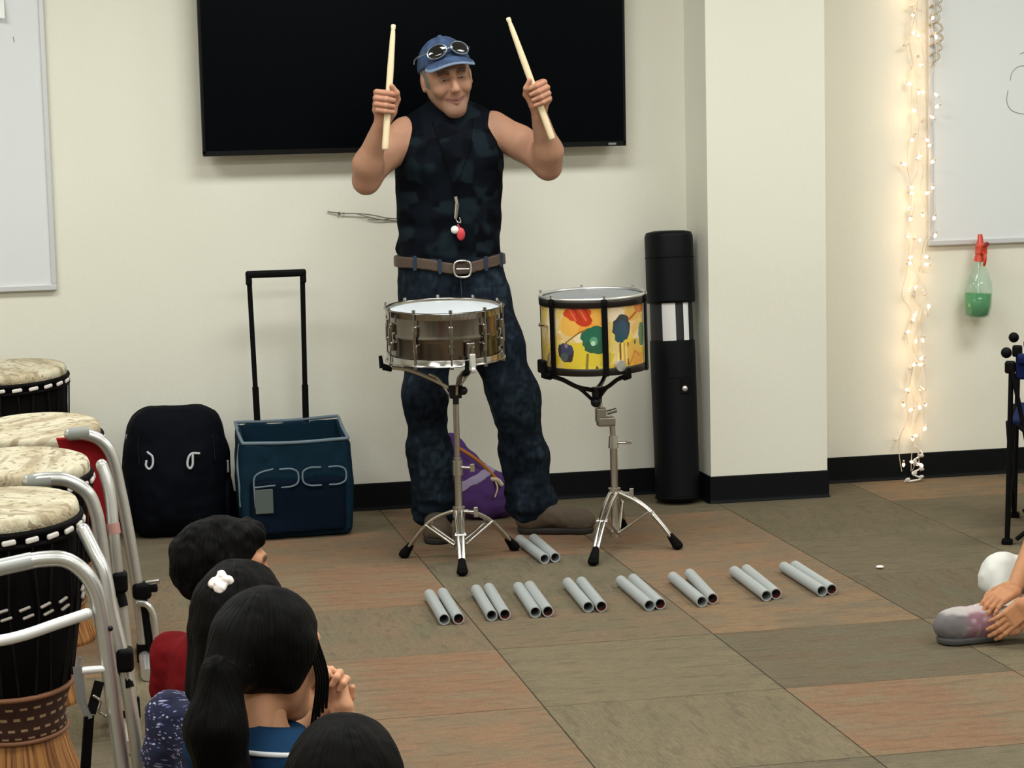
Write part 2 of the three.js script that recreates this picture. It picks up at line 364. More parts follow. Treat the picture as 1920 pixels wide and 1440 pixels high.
{ // wire stub trailing along the wall left of the man
  const o = thing('loose_wire', 'thin dark bent wire sticking out along the wall at the left of the drummer', 'wire', [0, 0, 0]);
  const wm = std(0x6e6f60, 0.6);
  part('strand', tube([[0.915, 1.108, 0.006], [0.96, 1.101, 0.012], [1.02, 1.098, 0.014], [1.08, 1.09, 0.012], [1.13, 1.078, 0.012], [1.2, 1.072, 0.006]], 0.0022, 40, 6), wm, o);
  part('strand', tube([[1.02, 1.097, 0.014], [1.06, 1.085, 0.016], [1.1, 1.074, 0.014], [1.145, 1.07, 0.008], [1.19, 1.06, 0.004]], 0.0016, 30, 6), wm, o);
  part('strand', tube([[1.06, 1.074, 0.006], [1.1, 1.072, 0.009], [1.14, 1.075, 0.012]], 0.0014, 20, 6), wm, o);
  part('knot', [sph(0.006, 0.955, 1.101, 0.012, 10), sph(0.004, 0.972, 1.1, 0.0125, 8)], wm, o);
}
{ // fairy lights hanging down beside the right whiteboard
  const o = thing('fairy_light_string', 'bundle of warm white fairy lights hanging down beside the right whiteboard', 'fairy lights', [0, 0, 0]);
  const wireM = std(0xd9cfc0, 0.5), glow = std(0xfff2dc, 0.4, 0, { emissive: new THREE.Color().setRGB(1, 0.72, 0.45), emissiveIntensity: 2.6 });
  const off = phys(0xe9e6e0, 0.2, 0, { transmission: 0.4, thickness: 0 });
  const leaf = std(0xbdb7a6, 0.35, 0.6);
  const bulbG = new THREE.SphereGeometry(0.0075, 10, 8).scale(0.8, 1.25, 0.8), sockG = new THREE.CylinderGeometry(0.004, 0.0035, 0.013, 8).translate(0, 0.012, 0);
  seed = 777;
  for (let s = 0; s < 4; s++) {
    const pts = [], xo = 3.15 + s * 0.022, zo = 0.014 + (s % 2) * 0.012;
    for (let i = 0; i <= 36; i++) {
      const y = 2.5 - i * 0.0685, bend = -0.02 * sst(1.3, 0.3, y);
      const onBoard = y > 0.88 && xo > 3.18 ? 0.026 : 0;
      pts.push([xo + bend + rr(-0.02, 0.02) + 0.012 * Math.sin(i * 0.7 + s * 2), Math.max(y, 0.016), zo + onBoard + rr(0, 0.014)]);
    }
    part('wire', tube(pts, 0.0016, 220, 5), wireM, o);
    const c = new THREE.CatmullRomCurve3(pts.map(vec), false, 'centripetal');
    for (let b = 0; b < 26; b++) {
      const p = c.getPoint(clamp((b + 0.5 + rr(-0.3, 0.3)) / 26, 0, 1)); if (p.y < 0.03) continue;
      const q = new THREE.Quaternion().setFromEuler(new THREE.Euler(rr(-1.2, 1.2), rr(0, 6), rr(-2.4, 2.4)));
      const dx = rr(-0.022, 0.022), lit = rnd() < 0.72;
      const m = part('bulb', bulbG, lit ? glow : off, o); m.position.set(p.x + dx, p.y, p.z + 0.008); m.quaternion.copy(q);
      const k = part('socket', sockG, wireM, m); k.name = 'socket';
    }
  }
  // denser loops at the top and the loose end on the floor
  for (let i = 0; i < 14; i++) { const y = 1.6 + i * 0.036; part('loop', tube([[3.235 + rr(-0.02, 0.01), y, 0.04], [3.262 + rr(-0.01, 0.012), y + 0.02, 0.046], [3.25, y + 0.045, 0.042], [3.225, y + 0.03, 0.036]], 0.0042, 20, 6), leaf, o); }
  part('wire', tube([[3.17, 0.13, 0.02], [3.19, 0.1, 0.04], [3.155, 0.075, 0.035], [3.18, 0.05, 0.05], [3.14, 0.03, 0.06], [3.17, 0.012, 0.075], [3.12, 0.006, 0.09], [3.1, 0.005, 0.085]], 0.0035, 80, 6), std(0xeae6df, 0.5), o);
  for (const [x, y, z] of [[3.185, 0.095, 0.04], [3.16, 0.07, 0.04], [3.18, 0.045, 0.055], [3.15, 0.03, 0.062], [3.17, 0.018, 0.077], [3.11, 0.012, 0.088]]) { const m = part('bulb', bulbG, off, o); m.position.set(x, y, z); m.rotation.z = rr(-2, 2); m.scale.setScalar(1.25); }
  for (let i = 0; i < 12; i++) { const l = new THREE.PointLight(new THREE.Color().setRGB(1, 0.62, 0.34), 0.011); l.position.set(3.155 + 0.02 * Math.sin(i * 2.1), 0.2 + i * 0.15, 0.075); l.shadow.radius = 1; l.castShadow = true; l.name = 'fairy_glow'; o.add(l); }
}
{ // spray bottle hooked on the edge of the right whiteboard
  const o = thing('spray_bottle', 'spray bottle with red trigger and green liquid hanging from the right whiteboard', 'spray bottle', [3.4, 0.62, 0.072]);
  o.rotation.z = -0.06;
  part('bottle', lathe([[0.001, 0.012], [0.03, 0.004], [0.047, 0.012], [0.054, 0.05], [0.055, 0.105], [0.05, 0.145], [0.034, 0.185], [0.02, 0.215], [0.018, 0.235], [0.016, 0.235], [0.018, 0.212], [0.031, 0.183], [0.047, 0.144], [0.052, 0.104], [0.051, 0.05], [0.044, 0.016], [0.028, 0.008], [0.001, 0.015]], 32), phys(0xf4faf7, 0.06, 0, { transmission: 0.95, thickness: 0, ior: 1.3 }), o);
  part('liquid', lathe([[0.001, 0.017], [0.028, 0.01], [0.0435, 0.018], [0.0505, 0.05], [0.0512, 0.1], [0.001, 0.1]], 32), phys(0x0f8a45, 0.2), o);
  part('dip_tube', rod([0, 0.02, 0], [0, 0.23, 0], 0.003), std(0xdfe7e2, 0.4), o);
  const red = phys(0xc83a22, 0.4, 0, { clearcoat: 0.3 });
  part('collar', rod([0, 0.222, 0], [0, 0.25, 0], 0.024, 0.02, 20), red, o);
  part('head', [rbox(0.034, 0.04, 0.05, 0.008, 0, 0.268, 0.004), rod([0, 0.285, -0.006], [0, 0.325, -0.014], 0.014, 0.009), rod([0, 0.285, 0.02], [0, 0.29, 0.05], 0.009, 0.008)], red, o);
  part('trigger', tube([[0, 0.26, 0.028], [0, 0.245, 0.045], [0, 0.225, 0.046], [0, 0.212, 0.04]], 0.006, 16, 8), red, o);
  part('nozzle', rod([0, 0.29, 0.048], [0, 0.291, 0.06], 0.009, 0.008), std(0x7d2018, 0.5), o);
  part('hook', tube([[0, 0.3, -0.016], [0, 0.3, -0.03], [0, 0.27, -0.036]], 0.004, 12, 6), red, o);
}
/* ============================================================= INSTRUMENTS */
const skinHead = dataTex(256, (x, y) => {
  const n = vnoise(x / 64, y / 32, 8, 201) * 0.5 + vnoise(x / 16, y / 8, 32, 202) * 0.3 + vnoise(x / 4, y / 4, 64, 203) * 0.2, spot = sst(0.72, 0.82, vnoise(x / 12.8, y / 8, 32, 204)), stripe = sst(0.5, 0.75, vnoise(x / 128, y / 10.67, 24, 205) * 0.7 + vnoise(x / 32, y / 5.33, 48, 206) * 0.3);
  let c = mix3([206, 198, 172], [182, 168, 136], sst(0.3, 0.7, n)); c = mix3(c, [122, 104, 78], spot * 0.6); c = mix3(c, [150, 134, 106], stripe * 0.6); return c;
}, true);
const snareChrome = phys(0xaaa7a2, 0.16, 1), shellSteel = phys(0x7d7770, 0.2, 1);
const drumHeadWhite = phys(0xdfe6ea, 0.35, 0, { clearcoat: 0.4, clearcoatRoughness: 0.3 });
{ // snare drum
  const o = thing('snare_drum', 'chrome snare drum with a white head on the left stand', 'drum', [1.158, 0.673, 1.05], 0.25);
  o.rotation.z = 0.012; o.rotation.x = 0.055;
  const R = 0.178, H = 0.155;
  part('shell', [lathe([[R, 0.008], [R, 0.066], [R + 0.004, 0.07], [R + 0.004, 0.085], [R, 0.089], [R, H - 0.008]], 64), new THREE.CylinderGeometry(R - 0.002, R - 0.002, H - 0.02, 48, 1, true).translate(0, H / 2, 0)], shellSteel, o);
  part('batter_head', lathe([[0.0005, H + 0.0015], [0.12, H + 0.0012], [0.17, H], [0.181, H - 0.004], [0.183, H - 0.012], [0.0005, H - 0.012]], 64), drumHeadWhite, o);
  part('resonant_head', lathe([[0.0005, 0.001], [0.176, 0.001], [0.182, 0.008], [0.0005, 0.008]], 48), phys(0xe4e6e4, 0.3, 0, { transmission: 0.2 }), o);
  const hoop = y => lathe([[0.182, y - 0.012], [0.187, y - 0.012], [0.187, y + 0.006], [0.194, y + 0.0075], [0.194, y + 0.01], [0.186, y + 0.011], [0.182, y + 0.007], [0.182, y - 0.012]], 64);
  part('top_hoop', hoop(H - 0.002), snareChrome, o);
  part('bottom_hoop', lathe([[0.182, 0.014], [0.187, 0.014], [0.187, -0.002], [0.194, -0.004], [0.194, -0.007], [0.186, -0.008], [0.182, -0.004], [0.182, 0.014]], 64), snareChrome, o);
  for (let i = 0; i < 10; i++) {
    const a = (i + 0.5) / 10 * Math.PI * 2, g = new THREE.Group(), c = Math.cos(a), s = Math.sin(a);
    const lug = part('lug', [rbox(0.016, 0.03, 0.016, 0.005, 0, 0.108, 0.184), rbox(0.016, 0.03, 0.016, 0.005, 0, 0.048, 0.184), rod([0, 0.05, 0.19], [0, 0.106, 0.19], 0.0055)], snareChrome, o);
    lug.rotation.y = a;
    part('tension_rod', [rod([0, 0.11, 0.1905], [0, H + 0.014, 0.1905], 0.0028, 0.0028, 8), rod([0, H + 0.009, 0.1905], [0, H + 0.018, 0.1905], 0.006, 0.006, 8)], snareChrome, lug);
    part('tension_rod', [rod([0, 0.046, 0.1905], [0, -0.01, 0.1905], 0.0028, 0.0028, 8), rod([0, -0.014, 0.1905], [0, -0.008, 0.1905], 0.006, 0.006, 8)], snareChrome, lug);
  }
  const st = part('strainer', [rbox(0.028, 0.05, 0.02, 0.005, 0, 0.045, 0.192), rod([0, 0.02, 0.2], [0, 0.058, 0.212], 0.008, 0.006), rbox(0.02, 0.02, 0.014, 0.004, 0, 0.008, 0.192)], snareChrome, o); st.rotation.y = 0.0;
  part('strainer_lever', [rbox(0.019, 0.055, 0.012, 0.005, 0, 0.008, 0.209), sph(0.011, 0, -0.016, 0.209, 12)], phys(0xdedcd6, 0.3, 0.3), st);
  part('vent', rod([0.178 * Math.sin(0.32), 0.077, 0.178 * Math.cos(0.32)], [0.186 * Math.sin(0.32), 0.077, 0.186 * Math.cos(0.32)], 0.006), snareChrome, o);
}
// tripod leg assemblies; pole at local origin
function rubberFoot(a, dir) { const e = vec(a), d = vec(dir).normalize(), q = e.clone().addScaledVector(d, -0.05); return [rod([q.x, q.y, q.z], [e.x, Math.max(e.y, 0.009), e.z], 0.0105, 0.016, 12), sph(0.0165, e.x, 0.0165, e.z, 12)]; }
function tripod(o, feet, hubTop, hubLow, pole, mat) {
  part('pole', [rod([0, hubLow - 0.01, 0], [0, pole, 0], 0.0125, 0.0125, 18)], mat, o);
  part('hub', rod([0, hubTop - 0.02, 0], [0, hubTop + 0.015, 0], 0.021, 0.021, 18), mat, o);
  part('lower_hub', rod([0, hubLow - 0.015, 0], [0, hubLow + 0.015, 0], 0.019, 0.019, 18), mat, o);
  part('wing_bolt', [rod([0.015, hubTop, 0.012], [0.045, hubTop, 0.03], 0.005), rbox(0.014, 0.034, 0.008, 0.003, 0.05, hubTop, 0.033)], mat, o);
  for (const [fx, fz] of feet) {
    const L = Math.hypot(fx, fz), ux = fx / L, uz = fz / L, px = -uz, pz = ux, leg = [], off = 0.011;
    const top = [ux * 0.02, hubTop, uz * 0.02], mid = t => [lerp(top[0], fx, t), lerp(hubTop, 0.012, t) + 0.03 * Math.sin(Math.PI * t) * 1, lerp(top[2], fz, t)];
    for (const s of [-1, 1]) leg.push(tube([0, 0.25, 0.5, 0.75, 0.93].map(t => { const m = mid(t), w = off * (1 - t * 0.5); return [m[0] + px * w * s, m[1], m[2] + pz * w * s]; }), 0.0062, 24, 8));
    const lm = part('leg', leg, mat, o);
    part('rivet', [rod([mid(0.55)[0] - px * 0.018, mid(0.55)[1], mid(0.55)[2] - pz * 0.018], [mid(0.55)[0] + px * 0.018, mid(0.55)[1], mid(0.55)[2] + pz * 0.018], 0.006)], mat, lm);
    const m = mid(0.52), br = [];
    for (const s of [-1, 1]) br.push(rod([ux * 0.015 + px * 0.012 * s, hubLow, uz * 0.015 + pz * 0.012 * s], [m[0] + px * 0.012 * s, m[1], m[2] + pz * 0.012 * s], 0.0048, 0.0048, 8));
    part('brace', br, mat, o);
    const e = [fx, 0.012, fz], q = mid(0.86), f = part('rubber_foot', [rod(q, [fx * 1.0, 0.014, fz * 1.0], 0.011, 0.018, 12), place(new THREE.SphereGeometry(0.019, 12, 9).scale(1, 0.7, 1), [fx, 0.0135, fz])], M.rubber, o);
  }
}
{ // stand under the snare
  const o = thing('snare_stand', 'chrome double-braced tripod stand under the chrome snare drum', 'drum stand', [1.187, 0, 1.055]);
  tripod(o, [[-0.166, -0.112], [0.204, -0.118], [-0.034, 0.233]], 0.165, 0.055, 0.34, M.chrome);
  part('upper_tube', rod([0, 0.3, 0], [0, 0.56, 0], 0.0095), M.chrome, o);
  part('height_collar', [rod([0, 0.285, 0], [0, 0.33, 0], 0.018, 0.016, 16), rod([0.012, 0.31, 0.012], [0.038, 0.31, 0.03], 0.005), rbox(0.016, 0.026, 0.007, 0.002, 0.042, 0.31, 0.033)], M.chrome, o);
  const bk = part('basket', [rod([0, 0.535, 0], [0, 0.575, 0], 0.02, 0.024, 16), rod([0, 0.515, 0], [0, 0.535, 0], 0.01, 0.01), sph(0.014, 0.022, 0.56, 0.02, 12)], M.darkMetal, o);
  for (const a of [0.15, 2.25, 4.4]) {
    const c = Math.sin(a), s = Math.cos(a), P = (r, y) => [c * r - 0.029 * clamp(r / 0.19, 0, 1), y, s * r];
    part('basket_arm', [tube([P(0.02, 0.57), P(0.07, 0.6), P(0.13, 0.628), P(0.178, 0.638)], 0.0065, 24, 8), tube([P(0.02, 0.55), P(0.05, 0.6), P(0.07, 0.612)], 0.005, 16, 8)], M.chrome, o);
    part('rubber_grip', [rod(P(0.178, 0.632), P(0.205, 0.64), 0.009, 0.011), rod(P(0.209, 0.636), P(0.213, 0.676), 0.008, 0.006)], M.rubber, o);
  }
}
const paintTex = canvasTex(2048, 512, (g, w, h) => {
  // u runs round the shell; u = 0.5 faces the audience. t(angle) -> x
  const X = a => w * (0.5 + a / (2 * Math.PI)), Y = f => h * f;
  g.fillStyle = '#e6c96a'; g.fillRect(0, 0, w, h);
  let s = 91; const R = () => ((s = (s * 1664525 + 1013904223) >>> 0) / 4294967296);
  const blob = (a, f, rx, ry, c, rot = 0) => { g.fillStyle = c; g.beginPath(); const cx = X(a), cy = Y(f); for (let i = 0; i <= 24; i++) { const t = i / 24 * Math.PI * 2, k = 0.86 + 0.2 * R(), x = Math.cos(t) * rx * k, y = Math.sin(t) * ry * k; const px = cx + x * Math.cos(rot) - y * Math.sin(rot), py = cy + x * Math.sin(rot) + y * Math.cos(rot); i ? g.lineTo(px, py) : g.moveTo(px, py); } g.closePath(); g.fill(); };
  const stroke = (pts, c, lw) => { g.strokeStyle = c; g.lineWidth = lw; g.lineCap = 'round'; g.beginPath(); pts.forEach(([a, f], i) => i ? g.lineTo(X(a), Y(f)) : g.moveTo(X(a), Y(f))); g.stroke(); };
  for (let i = 0; i < 260; i++) { const a = (R() - 0.5) * 6.28, f = R(); blob(a, f, 20 + R() * 50, 14 + R() * 34, f > 0.55 ? ['#e8c83c', '#dcb82e', '#efd568', '#d9c04a'][i % 4] : ['#ecd3a0', '#e9c98c', '#e3b76a', '#f0dcb4'][i % 4], R() * 3); }
  for (const o of [-Math.PI, 0, Math.PI]) { // motif repeats on the hidden side
    blob(o - 0.95, 0.3, 60, 130, '#efd9ad'); blob(o - 0.25, 0.28, 130, 85, '#eda23c'); blob(o + 0.02, 0.2, 70, 60, '#f0b24a');
    blob(o - 0.5, 0.33, 70, 80, '#f2b853');
    blob(o - 0.33, 0.16, 95, 52, '#d5481c'); blob(o - 0.22, 0.25, 60, 46, '#c93a14', 0.5);
    for (let i = 0; i < 4; i++) stroke([[o - 0.5 + i * 0.1, 0.08], [o - 0.36 + i * 0.1, 0.25]], ['#ec6a4a', '#b5300f'][i % 2], 12);
    blob(o - 0.3, 0.75, 150, 110, '#e2c73a'); blob(o - 0.02, 0.95, 130, 40, '#e6d24c');
    stroke([[o - 0.62, 0.58], [o - 0.3, 0.42], [o - 0.1, 0.36]], '#7a5f24', 8);
    blob(o - 0.6, 0.7, 62, 72, '#3a2c34', -0.5); blob(o - 0.57, 0.66, 44, 48, '#3d4260', -0.5); blob(o - 0.63, 0.76, 30, 34, '#4b5a57'); blob(o - 0.58, 0.6, 14, 20, '#8c6f86');
    blob(o - 0.02, 0.5, 82, 88, '#1f6a50'); blob(o + 0.02, 0.62, 80, 50, '#2a5f45'); blob(o - 0.03, 0.54, 26, 34, '#5fa27c'); blob(o - 0.04, 0.57, 14, 18, '#bfe3c4');
    stroke([[o - 0.15, 0.72], [o - 0.18, 0.96]], '#8a7a2c', 16); stroke([[o + 0.02, 0.9], [o + 0.03, 1]], '#7a5230', 16);
    blob(o - 1.0, 0.84, 50, 60, '#a08a5a'); blob(o - 0.95, 0.66, 22, 20, '#7d5b3a'); stroke([[o - 1.1, 0.8], [o - 0.85, 0.98]], '#5c4a30', 8); stroke([[o - 1.0, 0.72], [o - 1.1, 0.95]], '#c9b48a', 14);
    blob(o + 0.42, 0.2, 70, 60, '#ecd6b4'); blob(o + 0.85, 0.18, 80, 70, '#e0b05a'); stroke([[o + 0.7, 0.28], [o + 0.95, 0.18], [o + 1.15, 0.05]], '#b8651c', 18); blob(o + 1.05, 0.12, 60, 50, '#c9752e');
    blob(o + 0.54, 0.38, 68, 95, '#31393f'); blob(o + 0.53, 0.42, 54, 75, '#2b4a5e'); blob(o + 0.5, 0.52, 38, 34, '#1d4c5a');
    for (let i = 0; i < 4; i++) stroke([[o + 0.4 + i * 0.09, 0.6], [o + 0.4 + i * 0.09, 0.9]], ['#d9c3a0', '#7c4f2c', '#c79a68', '#8c5a30'][i], 13);
    blob(o + 0.85, 0.72, 70, 90, '#dcae4c'); blob(o + 1.1, 0.5, 44, 90, '#5e7f58'); blob(o + 0.86, 0.6, 10, 18, '#5a6a3c'); blob(o + 0.95, 0.85, 60, 60, '#dc9a3e');
    stroke([[o + 0.7, 0.9], [o + 0.85, 0.72], [o + 1, 0.8]], '#c5772c', 10);
  }
});
{ // painted drum
  const o = thing('painted_drum', 'yellow drum painted with red, green and blue motifs on the right stand', 'drum', [1.67, 0.6, 0.97]);
  o.rotation.z = 0.02; o.rotation.x = 0.03; o.scale.setScalar(0.985);
  const R = 0.174, H = 0.25;
  const sh = new THREE.CylinderGeometry(R, R, H - 0.01, 64, 1, true).rotateY(Math.PI - 0.21).translate(0, H / 2, 0);
  part('shell', sh, phys(0xffffff, 0.38, 0, { map: paintTex, clearcoat: 0.25 }), o);
  part('drum_head', lathe([[0.0005, H + 0.004], [0.14, H + 0.003], [0.166, H - 0.002], [0.17, H - 0.008], [0.0005, H - 0.008]], 64), phys(0x6d737b, 0.35, 0, { clearcoat: 0.3 }), o);
  part('rim', ring(0.1755, 0.006, H + 0.001, 64), M.alu, o);
  part('top_hoop', lathe([[0.172, H - 0.026], [0.18, H - 0.026], [0.181, H - 0.008], [0.179, H - 0.003], [0.172, H - 0.003]], 64), phys(0x140d0a, 0.4), o);
  part('bottom_hoop', lathe([[0.172, 0], [0.181, 0], [0.181, 0.02], [0.178, 0.024], [0.172, 0.024]], 64), phys(0x140d0a, 0.4), o);
  part('bottom_head', new THREE.CylinderGeometry(0.171, 0.171, 0.004, 48).translate(0, 0.004, 0), std(0x8f887a, 0.6), o);
  for (let i = 0; i < 6; i++) {
    const a = -0.03 + i * Math.PI / 3, s = part('strap', [rbox(0.02, H + 0.004, 0.007, 0.003, 0, H / 2, R + 0.008), rbox(0.022, 0.02, 0.012, 0.004, 0, H - 0.012, R + 0.009)], M.black, o); s.rotation.y = a;
    part('tension_bolt', rod([0, H + 0.002, R + 0.009], [0, H + 0.014, R + 0.009], 0.004), M.chrome, s);
  }
  const cl = part('corner_guard', [rbox(0.05, 0.045, 0.02, 0.006, 0, 0.022, R + 0.012)], M.black, o); cl.rotation.y = -1.45;
  const kn = part('side_knob', [rod([0, 0.16, R], [0, 0.166, R + 0.03], 0.005, 0.006)], M.chrome, o); kn.rotation.y = -1.3;
  const k2 = part('side_knob', [rod([0, 0.03, R], [0, 0.03, R + 0.014], 0.02, 0.018, 20)], M.alu, o); k2.rotation.y = 0.25;
}
{ // stand under the painted drum
  const o = thing('tom_stand', 'chrome tripod stand with offset arm under the yellow painted drum', 'drum stand', [1.725, 0, 0.985]);
  const mat = M.chrome;
  tripod(o, [[-0.142, 0.275], [0.186, 0.1], [0.1, -0.3]], 0.185, 0.05, 0.36, mat);
  part('height_collar', [rod([0, 0.335, 0], [0, 0.375, 0], 0.018, 0.015, 16), rod([0.012, 0.352, 0.005], [0.04, 0.352, 0.012], 0.005), rbox(0.02, 0.012, 0.007, 0.002, 0.048, 0.353, 0.015)], mat, o);
  part('upper_tube', [rod([0, 0.34, 0], [-0.004, 0.43, 0], 0.0095), rod([-0.04, 0.46, 0], [-0.052, 0.535, 0], 0.0085)], mat, o);
  part('tilter', [rbox(0.06, 0.032, 0.036, 0.007, -0.025, 0.425, 0), rbox(0.034, 0.05, 0.03, 0.006, -0.042, 0.447, 0), rod([-0.02, 0.453, 0.0], [0.01, 0.462, 0.01], 0.008)], phys(0x9f9a90, 0.35, 0.9), o);
  part('basket', [rod([-0.053, 0.49, 0], [-0.053, 0.54, 0], 0.016, 0.018, 14), sph(0.018, -0.06, 0.492, 0.012, 12)], M.darkMetal, o);
  for (const a of [0.35, -1.25, 2.6]) {
    const P = (r, y) => [-0.055 + Math.sin(a) * r, y, -0.012 + Math.cos(a) * r];
    part('basket_arm', [tube([P(0.014, 0.53), P(0.07, 0.545), P(0.13, 0.575), P(0.175, 0.59)], 0.0075, 24, 8), tube([P(0.014, 0.498), P(0.05, 0.53), P(0.078, 0.55)], 0.006, 16, 8)], M.darkMetal, o);
    part('rubber_grip', [rod(P(0.17, 0.584), P(0.196, 0.592), 0.009, 0.01), rod(P(0.198, 0.586), P(0.2, 0.618), 0.008, 0.006)], M.rubber, o);
  }
}
{ // plastic pipes in pairs on the carpet
  const pairs = [
    [[0.996, 1.607, 0.983, 1.947], [1.038, 1.597, 1.024, 1.95]], [[1.143, 1.584, 1.122, 1.938], [1.184, 1.573, 1.161, 1.936]],
    [[1.272, 1.585, 1.25, 1.935], [1.308, 1.58, 1.287, 1.934]], [[1.429, 1.569, 1.411, 1.913], [1.472, 1.568, 1.449, 1.918]],
    [[1.59, 1.59, 1.585, 1.946], [1.633, 1.575, 1.62, 1.936]], [[1.756, 1.585, 1.743, 1.944], [1.818, 1.555, 1.784, 1.915]],
    [[1.96, 1.559, 1.945, 1.925], [2.003, 1.547, 1.98, 1.908]], [[2.126, 1.544, 2.12, 1.912], [2.164, 1.539, 2.155, 1.9]],
    [[1.43, 0.838, 1.44, 1.186], [1.479, 0.835, 1.478, 1.173]]];
  const ord = ['first', 'second', 'third', 'fourth', 'fifth', 'sixth', 'seventh', 'eighth'];
  const grey = phys(0xa4a9a8, 0.38, 0, { clearcoat: 0.15, clearcoatRoughness: 0.4 }), redTape = std(0x8e2f26, 0.5), inside = std(0x6d716f, 0.6), print = std(0x3d4446, 0.7);
  pairs.forEach((pr, i) => pr.forEach(([xa, za, xb, zb], j) => {
    const L = Math.hypot(xb - xa, zb - za), r = 0.0168;
    const where = i < 8 ? `of the ${ord[i]} pair from the left in the front row` : 'of the lone pair between the drum stands';
    const o = thing('plastic_pipe', `grey plastic pipe, ${j ? 'right' : 'left'} one ${where}`, 'pipe', [xb, r, zb], Math.atan2(xb - xa, zb - za), 'grey plastic pipes on the carpet');
    const c = new THREE.Shape(); c.absarc(0, 0, r, 0, Math.PI * 2); const hole = new THREE.Path(); hole.absarc(0, 0, 0.0132, 0, Math.PI * 2, true); c.holes.push(hole);
    part('pipe_wall', new THREE.ExtrudeGeometry(c, { depth: L, bevelEnabled: true, bevelThickness: 0.0008, bevelSize: 0.0006, bevelOffset: -0.0006, bevelSegments: 2, curveSegments: 20 }).translate(0, 0, -L), grey, o);
    part('pipe_cap', new THREE.CylinderGeometry(0.0133, 0.0133, 0.012, 20).rotateX(Math.PI / 2).translate(0, 0, -L + 0.02), std(0x202224, 0.8), o);
    if (j && i < 8) part('end_band', new THREE.CylinderGeometry(0.0131, 0.0131, 0.03, 20, 1, true).rotateX(Math.PI / 2).translate(0, 0, -0.0155), new THREE.MeshStandardMaterial({ color: 0x7c2a22, roughness: 0.6, side: THREE.DoubleSide }), o);
    if (i % 3 !== 1 || j) part('printed_mark', [0, 1, 2].map(k => new THREE.CylinderGeometry(r + 0.0003, r + 0.0003, 0.012 + 0.006 * k, 6, 1, true, 0.1 + 0.02 * k, 0.28).rotateX(Math.PI / 2).rotateZ(0.35).translate(0, 0, -L * 0.55 - k * 0.026)), print, o);
  }));
}
